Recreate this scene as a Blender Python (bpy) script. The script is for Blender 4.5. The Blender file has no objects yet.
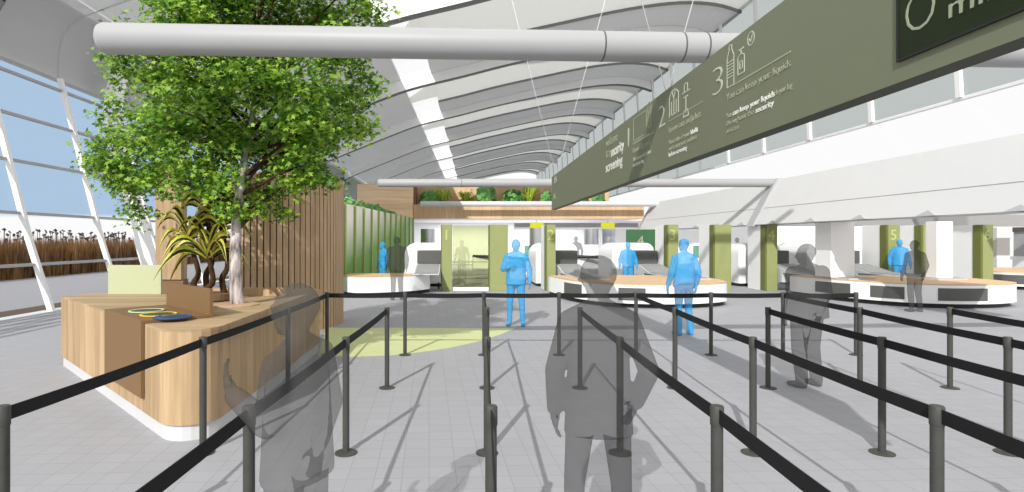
import bpy, bmesh, math, random
import numpy as np
from mathutils import noise, Vector, Matrix, Quaternion
PI = math.pi
random.seed(7); rng = np.random.default_rng(7)
scene = bpy.context.scene
COL = scene.collection
EYE = 1.75; F = 570.0; PX = 455.0; PY = 240.0

# ------------------------------------------------------------------ helpers
def lin(c):
    c = c / 255.0
    return c / 12.92 if c <= 0.04045 else ((c + 0.055) / 1.055) ** 2.4
def rgb(r, g, b): return (lin(r), lin(g), lin(b), 1.0)
def ground(px, py, h=0.0):
    """world point at height h seen at that place"""
    D = (EYE - h) * F / (py - PY)
    return (px - PX) / F * D, D
def node_mat(name):
    m = bpy.data.materials.new(name); m.use_nodes = True
    nt = m.node_tree; nt.nodes.clear()
    out = nt.nodes.new('ShaderNodeOutputMaterial')
    return m, nt, out
def plain(name, col, rough=0.6, metal=0.0, var=0.03, scale=3.0, spec=0.3):
    m, nt, out = node_mat(name)
    b = nt.nodes.new('ShaderNodeBsdfPrincipled')
    b.inputs['Roughness'].default_value = rough; b.inputs['Metallic'].default_value = metal
    b.inputs['Specular IOR Level'].default_value = spec
    tc = nt.nodes.new('ShaderNodeTexCoord'); n = nt.nodes.new('ShaderNodeTexNoise')
    n.inputs['Scale'].default_value = scale
    nt.links.new(tc.outputs['Object'], n.inputs['Vector'])
    r = nt.nodes.new('ShaderNodeValToRGB')
    r.color_ramp.elements[0].position = 0.3; r.color_ramp.elements[1].position = 0.7
    r.color_ramp.elements[0].color = tuple(c * (1 - var) for c in col[:3]) + (1,)
    r.color_ramp.elements[1].color = tuple(min(1, c * (1 + var)) for c in col[:3]) + (1,)
    nt.links.new(n.outputs['Fac'], r.inputs['Fac'])
    nt.links.new(r.outputs['Color'], b.inputs['Base Color'])
    nt.links.new(b.outputs['BSDF'], out.inputs['Surface'])
    return m
def wood(name, c0, c1, axis='Z', plank=0.0, rough=0.6):
    m, nt, out = node_mat(name)
    b = nt.nodes.new('ShaderNodeBsdfPrincipled'); b.inputs['Roughness'].default_value = rough
    b.inputs['Specular IOR Level'].default_value = 0.2
    tc = nt.nodes.new('ShaderNodeTexCoord'); mp = nt.nodes.new('ShaderNodeMapping')
    sc = {'Z': (14, 14, 0.8), 'X': (0.8, 14, 14), 'Y': (14, 0.8, 14)}[axis]
    mp.inputs['Scale'].default_value = sc
    nt.links.new(tc.outputs['Object'], mp.inputs['Vector'])
    n = nt.nodes.new('ShaderNodeTexNoise'); n.inputs['Scale'].default_value = 1.0
    n.inputs['Detail'].default_value = 5; n.inputs['Roughness'].default_value = 0.6
    nt.links.new(mp.outputs['Vector'], n.inputs['Vector'])
    r = nt.nodes.new('ShaderNodeValToRGB')
    r.color_ramp.elements[0].position = 0.3; r.color_ramp.elements[1].position = 0.7
    r.color_ramp.elements[0].color = c0; r.color_ramp.elements[1].color = c1
    nt.links.new(n.outputs['Fac'], r.inputs['Fac'])
    src = r.outputs['Color']
    if plank:
        # boards: broad strips with a slightly different tone each
        mp2 = nt.nodes.new('ShaderNodeMapping')
        s = 1.0 / plank
        mp2.inputs['Scale'].default_value = {'Z': (s, s, 0.01), 'X': (0.01, s, s), 'Y': (s, 0.01, s)}[axis]
        nt.links.new(tc.outputs['Object'], mp2.inputs['Vector'])
        fl = nt.nodes.new('ShaderNodeVectorMath'); fl.operation = 'FLOOR'
        nt.links.new(mp2.outputs['Vector'], fl.inputs[0])
        wn = nt.nodes.new('ShaderNodeTexWhiteNoise'); nt.links.new(fl.outputs['Vector'], wn.inputs['Vector'])
        mr = nt.nodes.new('ShaderNodeMapRange'); mr.inputs['To Min'].default_value = 0.86; mr.inputs['To Max'].default_value = 1.08
        nt.links.new(wn.outputs['Value'], mr.inputs['Value'])
        mx = nt.nodes.new('ShaderNodeVectorMath'); mx.operation = 'SCALE'
        nt.links.new(src, mx.inputs[0]); nt.links.new(mr.outputs['Result'], mx.inputs['Scale'])
        src = mx.outputs['Vector']
    nt.links.new(src, b.inputs['Base Color'])
    nt.links.new(b.outputs['BSDF'], out.inputs['Surface'])
    return m
def ghost(name, col, alpha):
    m, nt, out = node_mat(name)
    t = nt.nodes.new('ShaderNodeBsdfTransparent'); d = nt.nodes.new('ShaderNodeBsdfDiffuse')
    d.inputs['Color'].default_value = col
    mx = nt.nodes.new('ShaderNodeMixShader'); mx.inputs['Fac'].default_value = alpha
    nt.links.new(t.outputs[0], mx.inputs[1]); nt.links.new(d.outputs[0], mx.inputs[2])
    nt.links.new(mx.outputs[0], out.inputs['Surface'])
    return m
def glass(name, tint, gloss=0.04):
    m, nt, out = node_mat(name)
    t = nt.nodes.new('ShaderNodeBsdfTransparent'); t.inputs['Color'].default_value = tint
    g = nt.nodes.new('ShaderNodeBsdfGlossy'); g.inputs['Roughness'].default_value = 0.05
    mx = nt.nodes.new('ShaderNodeMixShader'); mx.inputs['Fac'].default_value = gloss
    nt.links.new(t.outputs[0], mx.inputs[1]); nt.links.new(g.outputs[0], mx.inputs[2])
    nt.links.new(mx.outputs[0], out.inputs['Surface'])
    return m
def translucent(name, col, tcol, fac):
    m, nt, out = node_mat(name)
    d = nt.nodes.new('ShaderNodeBsdfDiffuse'); d.inputs['Color'].default_value = col
    t = nt.nodes.new('ShaderNodeBsdfTranslucent'); t.inputs['Color'].default_value = tcol
    mx = nt.nodes.new('ShaderNodeMixShader'); mx.inputs['Fac'].default_value = fac
    nt.links.new(d.outputs[0], mx.inputs[1]); nt.links.new(t.outputs[0], mx.inputs[2])
    nt.links.new(mx.outputs[0], out.inputs['Surface'])
    return m

def obj(name, bm_or_me, mats, parent=None, smooth=False):
    if isinstance(bm_or_me, bmesh.types.BMesh):
        me = bpy.data.meshes.new(name)
        bmesh.ops.recalc_face_normals(bm_or_me, faces=bm_or_me.faces)
        bm_or_me.to_mesh(me); bm_or_me.free()
    else: me = bm_or_me
    if not isinstance(mats, (list, tuple)): mats = [mats]
    if len(me.materials) == 0:
        for m in mats: me.materials.append(m)
    if smooth: me.shade_smooth()
    o = bpy.data.objects.new(name, me); COL.objects.link(o)
    if parent is not None: o.parent = parent
    return o
def smooth_by_angle(o, ang=35):
    try: o.data.set_sharp_from_angle(angle=math.radians(ang))
    except Exception: pass
def tag(o, label, cat, group=None):
    o['label'] = label; o['category'] = cat
    if group: o['group'] = group
    return o
def struct(o):
    o['kind'] = 'structure'; return o
def thing(name, label, cat, loc=(0, 0, 0), rz=0.0, group=None):
    o = bpy.data.objects.new(name, None); COL.objects.link(o)
    o.empty_display_size = 0.1
    o.location = loc; o.rotation_euler = (0, 0, rz)
    return tag(o, label, cat, group)
def dup(root, loc, rz=None, label=None, group=None, scale=None):
    r = root.copy(); COL.objects.link(r); r.location = loc
    if rz is not None: r.rotation_euler = (0, 0, rz)
    if scale is not None: r.scale = (scale,) * 3
    if label: r['label'] = label
    if group: r['group'] = group
    for ch in list(root.children):
        c = ch.copy(); COL.objects.link(c); c.parent = r
        for g in list(ch.children):
            d = g.copy(); COL.objects.link(d); d.parent = c
    return r
def box(bm, x0, x1, y0, y1, z0, z1, mi=0):
    vs = [bm.verts.new((x, y, z)) for x in (x0, x1) for y in (y0, y1) for z in (z0, z1)]
    for f in ((0, 1, 3, 2), (4, 6, 7, 5), (0, 4, 5, 1), (2, 3, 7, 6), (0, 2, 6, 4), (1, 5, 7, 3)):
        fc = bm.faces.new([vs[i] for i in f]); fc.material_index = mi
def bevel_all(bm, w, seg=2):
    bmesh.ops.recalc_face_normals(bm, faces=bm.faces)
    es = [e for e in bm.edges if len(e.link_faces) == 2 and e.calc_face_angle(0) > 0.6]
    bmesh.ops.bevel(bm, geom=es, offset=w, segments=seg, affect='EDGES', profile=0.5)
def frame_for(d):
    d = d.normalized(); up = Vector((0, 0, 1)) if abs(d.z) < 0.9 else Vector((0, 1, 0))
    a = d.cross(up).normalized(); b = a.cross(d).normalized()
    return a, b
def tube(bm, pts, radii, seg=10, cap=True, mi=0):
    pts = [Vector(p) for p in pts]
    if not hasattr(radii, '__len__'): radii = [radii] * len(pts)
    rings = []; a0 = None
    for i, p in enumerate(pts):
        d = (pts[min(i + 1, len(pts) - 1)] - pts[max(i - 1, 0)]).normalized()
        if a0 is None: a, b = frame_for(d)
        else:
            a = (a0 - d * a0.dot(d)).normalized(); b = a.cross(d).normalized()
        a0 = a
        rings.append([bm.verts.new(p + (a * math.cos(t) + b * math.sin(t)) * radii[i]) for t in [2 * PI * k / seg for k in range(seg)]])
    for r0, r1 in zip(rings, rings[1:]):
        for k in range(seg):
            f = bm.faces.new((r0[k], r0[(k + 1) % seg], r1[(k + 1) % seg], r1[k])); f.material_index = mi; f.smooth = True
    if cap:
        for r in (rings[0], rings[-1]):
            f = bm.faces.new(r); f.material_index = mi
def lathe(bm, prof, cx=0, cy=0, seg=24, mi=0):
    rings = []
    for r, z in prof:
        rings.append([bm.verts.new((cx + r * math.cos(2 * PI * k / seg), cy + r * math.sin(2 * PI * k / seg), z)) for k in range(seg)])
    for r0, r1 in zip(rings, rings[1:]):
        for k in range(seg):
            f = bm.faces.new((r0[k], r0[(k + 1) % seg], r1[(k + 1) % seg], r1[k])); f.material_index = mi
    for r in (rings[0], rings[-1]):
        f = bm.faces.new(r); f.material_index = mi
def prism(bm, poly, z0, z1, mi=0):
    """poly in XY, extruded in Z"""
    a = [bm.verts.new((x, y, z0)) for x, y in poly]; b = [bm.verts.new((x, y, z1)) for x, y in poly]
    n = len(poly)
    for i in range(n):
        f = bm.faces.new((a[i], a[(i + 1) % n], b[(i + 1) % n], b[i])); f.material_index = mi
    for v in (a, b):
        f = bm.faces.new(v); f.material_index = mi
def prism_y(bm, poly, y0, y1, mi=0):
    """poly in XZ, extruded in Y"""
    a = [bm.verts.new((x, y0, z)) for x, z in poly]; b = [bm.verts.new((x, y1, z)) for x, z in poly]
    n = len(poly)
    for i in range(n):
        f = bm.faces.new((a[i], a[(i + 1) % n], b[(i + 1) % n], b[i])); f.material_index = mi
    for v in (a, b):
        f = bm.faces.new(v); f.material_index = mi
def rounded(poly, radii, seg=8):
    out = []; n = len(poly)
    for i, p in enumerate(poly):
        r = radii[i]; p = Vector(p); a = Vector(poly[i - 1]); b = Vector(poly[(i + 1) % n])
        if r <= 0: out.append(tuple(p)); continue
        da = (a - p).normalized(); db = (b - p).normalized()
        ang = da.angle(db); t = r / math.tan(ang / 2)
        c = p + (da + db).normalized() * (r / math.sin(ang / 2))
        s = p + da * t; e = p + db * t
        v0 = s - c; v1 = e - c
        a0 = math.atan2(v0.y, v0.x); a1 = math.atan2(v1.y, v1.x); d = (a1 - a0 + PI) % (2 * PI) - PI
        for k in range(seg + 1):
            t_ = a0 + d * k / seg; out.append((c.x + r * math.cos(t_), c.y + r * math.sin(t_)))
    return out
def smoothcurve(pts, n=6, closed=False):
    P = [Vector(p) for p in pts]; out = []
    m = len(P); rngi = range(m) if closed else range(m - 1)
    for i in rngi:
        if closed: p0, p1, p2, p3 = P[i - 1], P[i], P[(i + 1) % m], P[(i + 2) % m]
        else: p0, p1, p2, p3 = P[max(i - 1, 0)], P[i], P[i + 1], P[min(i + 2, m - 1)]
        for k in range(n):
            t = k / n
            out.append(0.5 * ((2 * p1) + (p2 - p0) * t + (2 * p0 - 5 * p1 + 4 * p2 - p3) * t * t + (3 * p1 - p0 - 3 * p2 + p3) * t ** 3))
    if not closed: out.append(P[-1])
    return out

# ------------------------------------------------------------------ materials
M = {}
M['white'] = plain('white_paint', rgb(236, 236, 236), 0.5)
M['bright'] = plain('bright_white_laminate', rgb(246, 246, 246), 0.4, var=0.01)
M['lightgrey'] = plain('light_grey_panel', rgb(208, 208, 208), 0.6, var=0.01)
M['midgrey'] = plain('mid_grey_panel', rgb(176, 176, 178), 0.6)
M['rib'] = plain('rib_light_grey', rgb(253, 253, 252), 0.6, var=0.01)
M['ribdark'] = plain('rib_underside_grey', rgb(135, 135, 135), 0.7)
M['pipe'] = plain('tube_grey', rgb(164, 164, 165), 0.45, var=0.01)
M['darkgrey'] = plain('dark_grey_laminate', rgb(92, 92, 90), 0.5)
M['beltgrey'] = plain('conveyor_belt_grey', rgb(150, 150, 150), 0.6)
M['black'] = plain('black_trim', rgb(40, 40, 40), 0.5)
M['post'] = plain('barrier_post_grey', rgb(68, 68, 65), 0.55, var=0.08, scale=20)
M['belt'] = plain('barrier_belt_black', rgb(26, 26, 28), 0.8)
M['olive'] = plain('olive_green_panel', rgb(144, 150, 98), 0.6)
M['finolive'] = plain('light_olive_fin', rgb(158, 168, 92), 0.6)
M['olive_shaded'] = plain('shaded_olive_side', rgb(112, 118, 60), 0.6)
M['sign'] = plain('sign_olive', rgb(118, 123, 101), 0.6, var=0.01)
M['signshade'] = plain('sign_underside_shade', rgb(58, 60, 48), 0.6)
M['screen'] = plain('dark_green_screen', rgb(30, 40, 18), 0.35, var=0.15, scale=1.5)
M['text'] = plain('sign_lettering_pale', rgb(196, 200, 184), 0.6)
M['textdim'] = plain('sign_lettering_dim', rgb(160, 165, 140), 0.6)
M['textbold'] = plain('sign_lettering_white', rgb(228, 230, 222), 0.6)
M['number'] = plain('post_number_pale', rgb(184, 192, 124), 0.6)
M['wood_v'] = wood('oak_vertical', rgb(164, 136, 102), rgb(196, 168, 132), 'Z', plank=0.16)
M['wood_top'] = wood('oak_counter_top', rgb(166, 140, 108), rgb(192, 166, 132), 'X', plank=0.2)
M['wood_slat'] = wood('oak_slats', rgb(170, 140, 112), rgb(204, 174, 144), 'Z')
M['wood_back'] = wood('oak_cladding', rgb(200, 164, 126), rgb(222, 190, 154), 'Z', plank=0.9)
M['wood_h'] = wood('oak_cladding_horizontal', rgb(228, 192, 152), rgb(248, 218, 182), 'X', plank=0.35)
M['wood_edge'] = wood('desk_wood_top', rgb(200, 166, 128), rgb(222, 190, 152), 'X')
M['slatback'] = plain('slat_backing_brown', rgb(128, 104, 82), 0.8)
M['brown'] = plain('brown_lacquer', rgb(124, 96, 64), 0.55, var=0.02)
M['soil'] = plain('brown_soil', rgb(92, 76, 62), 0.9, var=0.3, scale=20)
M['palegreen'] = plain('pale_green_panel', rgb(184, 190, 154), 0.6, var=0.01)
M['plinth'] = plain('white_plinth', rgb(206, 206, 206), 0.4)
M['yellow'] = plain('yellow_sign', rgb(188, 188, 18), 0.5)
M['greensign'] = plain('dark_green_sign', rgb(62, 104, 70), 0.4)
M['steel'] = plain('brushed_steel', rgb(205, 205, 212), 0.28, metal=0.9, var=0.02)
M['floormat'] = plain('pale_green_floor', rgb(196, 202, 150), 0.9, var=0.02)
M['pavement'] = plain('outdoor_pavement', rgb(150, 150, 155), 0.9, var=0.02)
M['ring_green'] = plain('pale_green_ring', rgb(200, 214, 170), 0.5)
M['ring_yellow'] = plain('yellow_ring', rgb(232, 196, 60), 0.5)
M['ring_blue'] = plain('blue_ring', rgb(44, 84, 140), 0.5)
M['dish_dark'] = plain('dark_dish', rgb(50, 56, 48), 0.4)
M['dish_blue'] = plain('dark_blue_dish', rgb(40, 62, 92), 0.4)
M['cable'] = plain('white_cable', rgb(235, 235, 235), 0.5)
M['glass'] = glass('clear_glass', (0.985, 0.985, 0.985, 1), 0.015)
M['glass_grey'] = glass('grey_tinted_glass', (0.52, 0.56, 0.55, 1), 0.03)
M['glass_green'] = glass('green_tinted_glass', (0.78, 0.8, 0.6, 1), 0.06)
M['glass_teal'] = glass('teal_tinted_glass', rgb(170, 200, 188), 0.05)
M['fabric'] = translucent('translucent_roof_membrane', rgb(238, 238, 235), (0.95, 0.95, 0.93, 1), 0.5)
M['roofgrey'] = translucent('roof_soffit_grey', rgb(232, 233, 233), (0.72, 0.72, 0.72, 1), 0.4)
M['ledge'] = translucent('white_translucent_ledge', rgb(250, 250, 250), (0.97, 0.97, 0.97, 1), 0.5)
M['ghost_grey'] = ghost('grey_translucent_figure', rgb(66, 66, 66), 0.41)
M['ghost_light'] = ghost('light_grey_translucent_figure', rgb(84, 84, 84), 0.34)
M['ghost_blue'] = ghost('blue_translucent_figure', rgb(66, 166, 222), 0.62)
M['ghost_faint'] = ghost('faint_grey_figure', rgb(120, 120, 112), 0.18)

# floor tiles
def make_floor_mat():
    m, nt, out = node_mat('pale_grey_floor_tiles')
    b = nt.nodes.new('ShaderNodeBsdfPrincipled'); b.inputs['Roughness'].default_value = 0.65
    b.inputs['Specular IOR Level'].default_value = 0.15
    tc = nt.nodes.new('ShaderNodeTexCoord'); mp = nt.nodes.new('ShaderNodeMapping')
    mp.inputs['Rotation'].default_value = (0, 0, math.radians(-2.6))
    nt.links.new(tc.outputs['Object'], mp.inputs['Vector'])
    br = nt.nodes.new('ShaderNodeTexBrick'); br.offset = 0.0; br.squash = 1.0
    br.inputs['Scale'].default_value = 1.0
    br.inputs['Brick Width'].default_value = 0.2; br.inputs['Row Height'].default_value = 0.2
    br.inputs['Mortar Size'].default_value = 0.0035; br.inputs['Mortar Smooth'].default_value = 0.3
    br.inputs['Color1'].default_value = rgb(159, 159, 163); br.inputs['Color2'].default_value = rgb(163, 163, 167)
    br.inputs['Mortar'].default_value = rgb(144, 144, 148)
    nt.links.new(mp.outputs['Vector'], br.inputs['Vector'])
    nt.links.new(br.outputs['Color'], b.inputs['Base Color'])
    nt.links.new(b.outputs['BSDF'], out.inputs['Surface'])
    return m
M['floor'] = make_floor_mat()
def make_print_mat():
    """panel print: pale at the top, leafy green towards the foot; greener along the wall"""
    m, nt, out = node_mat('pale_to_green_printed_panel')
    b = nt.nodes.new('ShaderNodeBsdfPrincipled'); b.inputs['Roughness'].default_value = 0.6
    tc = nt.nodes.new('ShaderNodeTexCoord'); s = nt.nodes.new('ShaderNodeSeparateXYZ')
    nt.links.new(tc.outputs['Object'], s.inputs[0])
    n = nt.nodes.new('ShaderNodeTexNoise'); n.inputs['Scale'].default_value = 1.3
    nt.links.new(tc.outputs['Object'], n.inputs['Vector'])
    a = nt.nodes.new('ShaderNodeMath'); a.operation = 'MULTIPLY_ADD'
    a.inputs[1].default_value = -0.5; a.inputs[2].default_value = 0.9      # height
    nt.links.new(s.outputs['Z'], a.inputs[0])
    c = nt.nodes.new('ShaderNodeMath'); c.operation = 'MULTIPLY_ADD'; c.inputs[1].default_value = 0.075; 
    nt.links.new(s.outputs['X'], c.inputs[0]); nt.links.new(a.outputs[0], c.inputs[2])
    d = nt.nodes.new('ShaderNodeMath'); d.operation = 'MULTIPLY_ADD'; d.inputs[1].default_value = 0.3
    nt.links.new(n.outputs['Fac'], d.inputs[0]); nt.links.new(c.outputs[0], d.inputs[2])
    r = nt.nodes.new('ShaderNodeValToRGB')
    e = r.color_ramp.elements; e[0].position = 0.05; e[0].color = rgb(250, 246, 236); e[1].position = 0.85; e[1].color = rgb(108, 158, 60)
    nt.links.new(d.outputs[0], r.inputs['Fac']); nt.links.new(r.outputs['Color'], b.inputs['Base Color'])
    nt.links.new(b.outputs['BSDF'], out.inputs['Surface'])
    return m
M['print'] = make_print_mat()
def leafmat(name, c0, c1, trans=0.35, scale=1.5, tint=(0.35, 0.55, 0.06, 1)):
    m, nt, out = node_mat(name)
    tc = nt.nodes.new('ShaderNodeTexCoord'); n = nt.nodes.new('ShaderNodeTexNoise'); n.inputs['Scale'].default_value = scale
    n.inputs['Detail'].default_value = 6; n.inputs['Roughness'].default_value = 0.75
    nt.links.new(tc.outputs['Object'], n.inputs['Vector'])
    r = nt.nodes.new('ShaderNodeValToRGB'); e = r.color_ramp.elements
    e[0].position = 0.35; e[0].color = c0; e[1].position = 0.65; e[1].color = c1
    nt.links.new(n.outputs['Fac'], r.inputs['Fac'])
    d = nt.nodes.new('ShaderNodeBsdfPrincipled'); d.inputs['Roughness'].default_value = 0.55
    nt.links.new(r.outputs['Color'], d.inputs['Base Color'])
    t = nt.nodes.new('ShaderNodeBsdfTranslucent'); nt.links.new(r.outputs['Color'], t.inputs['Color'])
    mx = nt.nodes.new('ShaderNodeMixShader'); mx.inputs['Fac'].default_value = trans
    nt.links.new(d.outputs[0], mx.inputs[1]); nt.links.new(t.outputs[0], mx.inputs[2])
    nt.links.new(mx.outputs[0], out.inputs['Surface'])
    return m
M['leaf'] = leafmat('maple_leaf_green', rgb(88, 140, 26), rgb(186, 216, 84), 0.35, 3.4)
M['leaf2'] = leafmat('maple_leaf_deep_green', rgb(44, 88, 20), rgb(96, 146, 40), 0.3, 2.6)
M['bush'] = leafmat('bush_leaf', rgb(60, 130, 62), rgb(140, 196, 110), 0.2, 6)
M['fern'] = leafmat('fern_leaf', rgb(120, 156, 34), rgb(206, 222, 90), 0.2, 4)
M['drac_g'] = leafmat('dracaena_green', rgb(28, 40, 10), rgb(54, 68, 18), 0.1, 5)
M['drac_y'] = leafmat('dracaena_yellow', rgb(176, 168, 50), rgb(232, 226, 110), 0.15, 5)
M['reed'] = leafmat('dry_reed', rgb(92, 62, 22), rgb(150, 108, 52), 0.15, 0.8)
M['reedhead'] = plain('reed_seed_head', rgb(74, 62, 56), 0.9)
def barkmat():
    m, nt, out = node_mat('mottled_grey_bark')
    b = nt.nodes.new('ShaderNodeBsdfPrincipled'); b.inputs['Roughness'].default_value = 0.85
    tc = nt.nodes.new('ShaderNodeTexCoord'); mp = nt.nodes.new('ShaderNodeMapping'); mp.inputs['Scale'].default_value = (16, 16, 4)
    nt.links.new(tc.outputs['Object'], mp.inputs['Vector'])
    n = nt.nodes.new('ShaderNodeTexNoise'); n.inputs['Scale'].default_value = 1; n.inputs['Detail'].default_value = 6
    nt.links.new(mp.outputs['Vector'], n.inputs['Vector'])
    r = nt.nodes.new('ShaderNodeValToRGB'); e = r.color_ramp.elements
    e[0].position = 0.36; e[0].color = rgb(92, 82, 78); e[1].position = 0.62; e[1].color = rgb(206, 196, 192)
    nt.links.new(n.outputs['Fac'], r.inputs['Fac']); nt.links.new(r.outputs['Color'], b.inputs['Base Color'])
    nt.links.new(b.outputs['BSDF'], out.inputs['Surface'])
    return m
M['bark'] = barkmat()
M['darkbark'] = plain('dark_brown_stem', rgb(66, 46, 26), 0.9, var=0.4, scale=18)

# ------------------------------------------------------------------ world, sun, camera
w = bpy.data.worlds.new('sky'); scene.world = w; w.use_nodes = True
nt = w.node_tree; nt.nodes.clear()
out = nt.nodes.new('ShaderNodeOutputWorld'); bg = nt.nodes.new('ShaderNodeBackground')
tc = nt.nodes.new('ShaderNodeTexCoord'); sp = nt.nodes.new('ShaderNodeSeparateXYZ')
nt.links.new(tc.outputs['Generated'], sp.inputs[0])
def mr(src, a, b, c=0.0, d=1.0):
    n = nt.nodes.new('ShaderNodeMapRange'); n.interpolation_type = 'SMOOTHSTEP'
    n.inputs['From Min'].default_value = a; n.inputs['From Max'].default_value = b
    n.inputs['To Min'].default_value = c; n.inputs['To Max'].default_value = d
    nt.links.new(src, n.inputs['Value']); return n.outputs['Result']
def mul(a, b):
    n = nt.nodes.new('ShaderNodeMath'); n.operation = 'MULTIPLY'; nt.links.new(a, n.inputs[0]); nt.links.new(b, n.inputs[1]); return n.outputs[0]
up = mr(sp.outputs['Z'], 0.030, 0.040); top = mr(sp.outputs['Z'], 0.5, 0.7, 1, 0)
lf = mr(sp.outputs['X'], -0.26, -0.14, 1, 0); fw = mr(sp.outputs['Y'], 0.2, 0.45)
fac = mul(mul(up, top), mul(lf, fw))
mx = nt.nodes.new('ShaderNodeMixRGB'); mx.inputs['Color1'].default_value = (1, 1, 1, 1)
mx.inputs['Color2'].default_value = (0.42, 0.575, 0.765, 1)
nt.links.new(fac, mx.inputs['Fac']); nt.links.new(mx.outputs[0], bg.inputs['Color'])
bg.inputs['Strength'].default_value = 1.0
nt.links.new(bg.outputs[0], out.inputs['Surface'])

sd = Vector((0.53, 1.43, -1.0)).normalized()
sl = bpy.data.lights.new('sun', 'SUN'); sl.energy = 3.8; sl.angle = math.radians(0.5); sl.color = (1.0, 0.985, 0.95)
so = bpy.data.objects.new('sun', sl); COL.objects.link(so); so.location = (-5, -14, 12)
so.rotation_euler = sd.to_track_quat('-Z', 'Y').to_euler()

cam = bpy.data.cameras.new('camera'); cam.sensor_width = 36; cam.lens = F / 1024 * 36
cam.shift_x = (512 - PX) / 1024; cam.shift_y = -(246 - PY) / 1024
cam.clip_end = 500; cam.clip_start = 0.05
co = bpy.data.objects.new('camera', cam); COL.objects.link(co)
co.location = (0, 0, EYE); co.rotation_euler = (PI / 2, 0, 0)
scene.camera = co
vs = scene.view_settings
vs.view_transform = 'Standard'; vs.look = 'None'; vs.gamma = 1; vs.exposure = 0.0; vs.use_curve_mapping = False
scene.cycles.max_bounces = 8; scene.cycles.transparent_max_bounces = 24
scene.cycles.diffuse_bounces = 4

# ------------------------------------------------------------------ floor and ground
bm = bmesh.new(); box(bm, -10.1, 30, -7, 60, -0.25, 0)
struct(obj('floor', bm, M['floor']))
bm = bmesh.new(); box(bm, -11.06, -10.1, -7, 60, -0.25, 0.0)
struct(obj('floor_soil_strip', bm, M['soil']))
bm = bmesh.new(); box(bm, -90, -11.06, -20, 140, -0.3, -0.01); box(bm, -11.06, 60, 60, 140, -0.3, -0.01)
struct(obj('ground', bm, M['pavement']))
bm = bmesh.new(); box(bm, -9.55, -9.47, -7, 60, 0.001, 0.012)
struct(obj('trim_1', bm, M['lightgrey']))
# pale green floor area
pts = [ground(326, 328), ground(515, 328.5), ground(500, 335), ground(478, 342), ground(450, 348), ground(420, 352.5), ground(390, 355.5), ground(350, 357), ground(318, 356)]
bm = bmesh.new(); prism(bm, pts, 0.001, 0.006)
tag(obj('floor_mat', bm, M['floormat']), 'pale green area of floor with a curved edge beyond the wooden counter', 'floor mat')

# ------------------------------------------------------------------ left glazed facade
fac_prof = [(-9.75, 0), (-10.3, 1.75), (-10.8, 3.7), (-11.1, 4.9), (-11.4, 6.05), (-11.5, 6.42)]
def facX(h): return float(np.interp(h, [p[1] for p in fac_prof], [p[0] for p in fac_prof]))
win = struct(bpy.data.objects.new('window_1', None)); COL.objects.link(win)
bm = bmesh.new()
for (xa, za), (xb, zb) in zip(fac_prof, fac_prof[1:]):
    vs_ = [bm.verts.new(p) for p in ((xa, -4, za), (xb, -4, zb), (xb, 60, zb), (xa, 60, za))]
    bm.faces.new(vs_)
bmesh.ops.remove_doubles(bm, verts=bm.verts, dist=0.001)
obj('pane', bm, M['glass'], win)
for k in range(-3, 16):
    D = 13.7 + 2.8 * k
    if D < 4: continue
    bm = bmesh.new()
    for (xa, za), (xb, zb) in zip(fac_prof, fac_prof[1:]):
        prism_y(bm, [(xa, za), (xa + 0.13, za), (xb + 0.13, zb), (xb, zb)], D - 0.055, D + 0.055)
    obj('mullion', bm, M['bright'], win)
for h in (1.16, 2.4, 3.7, 4.9, 6.05):
    bm = bmesh.new(); x = facX(h); box(bm, x - 0.02, x + 0.07, -4, 60, h - 0.035, h + 0.035)
    obj('transom', bm, M['midgrey'], win)
bm = bmesh.new(); box(bm, -9.95, -9.6, -4, 60, 0, 0.05); obj('sill', bm, M['lightgrey'], win)
# big inclined frame column inside the glazing
bm = bmesh.new()
prof = [(-9.35, 0.0), (-9.75, 1.2), (-10.35, 3.4), (-10.8, 5.2), (-10.75, 6.6), (-10.0, 7.9)]
pr = smoothcurve([Vector((a, 0, b)) for a, b in prof], 5)
L = [p - Vector((0.19, 0, 0)) for p in pr]; R = [p + Vector((0.19, 0, 0)) for p in pr]
prism_y(bm, [(p.x, p.z) for p in L] + [(p.x, p.z) for p in reversed(R)], 17.9, 18.3)
tag(obj('frame_column', bm, M['rib']), 'broad light grey leaning column against the glazed left wall', 'column')

# ------------------------------------------------------------------ roof
RX = [-11.5, -11.47, -11.35, -11.0, -10.4, -8.0, -5.5, -2.75, 0.5, 3.0, 5.9, 9.5, 12.3, 14.3, 15.7]
RH = [4.67, 5.3, 5.85, 6.3, 6.6, 7.45, 8.35, 9.3, 10.1, 10.75, 11.4, 12.15, 12.5, 12.4, 12.0]
rp = smoothcurve([Vector((x, 0, h)) for x, h in zip(RX, RH)], 4)
rprof = [(p.x, p.z + EYE) for p in rp]
def rz_(x): return float(np.interp(x, [p[0] for p in rprof], [p[1] for p in rprof]))
RIBS = [13.1 + 10.7 * k for k in range(9)]
up_off = 0.55
def sheet(bm, xs, za, zb, off=up_off, mi=0, thick=0.12):
    """curved strip between y=za(x) and zb(x) following the roof"""
    rows = []
    for x in xs:
        a_, b_ = za(x), zb(x); xa, xb = shx(x, a_), shx(x, b_); ha, hb = rz_(xa) + off, rz_(xb) + off
        rows.append([bm.verts.new((xa, a_, ha)), bm.verts.new((xb, b_, hb)), bm.verts.new((xb, b_, hb + thick)), bm.verts.new((xa, a_, ha + thick))])
    for a, b in zip(rows, rows[1:]):
        for k in range(4):
            f = bm.faces.new((a[k], a[(k + 1) % 4], b[(k + 1) % 4], b[k])); f.material_index = mi; f.smooth = False
    bm.faces.new(rows[0]); bm.faces.new(rows[-1])
def xs_range(a, b):
    s = sorted(set([a, b] + [p[0] for p in rprof if a < p[0] < b])); return s
SKL, SKR = -3.6, -1.75
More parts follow.
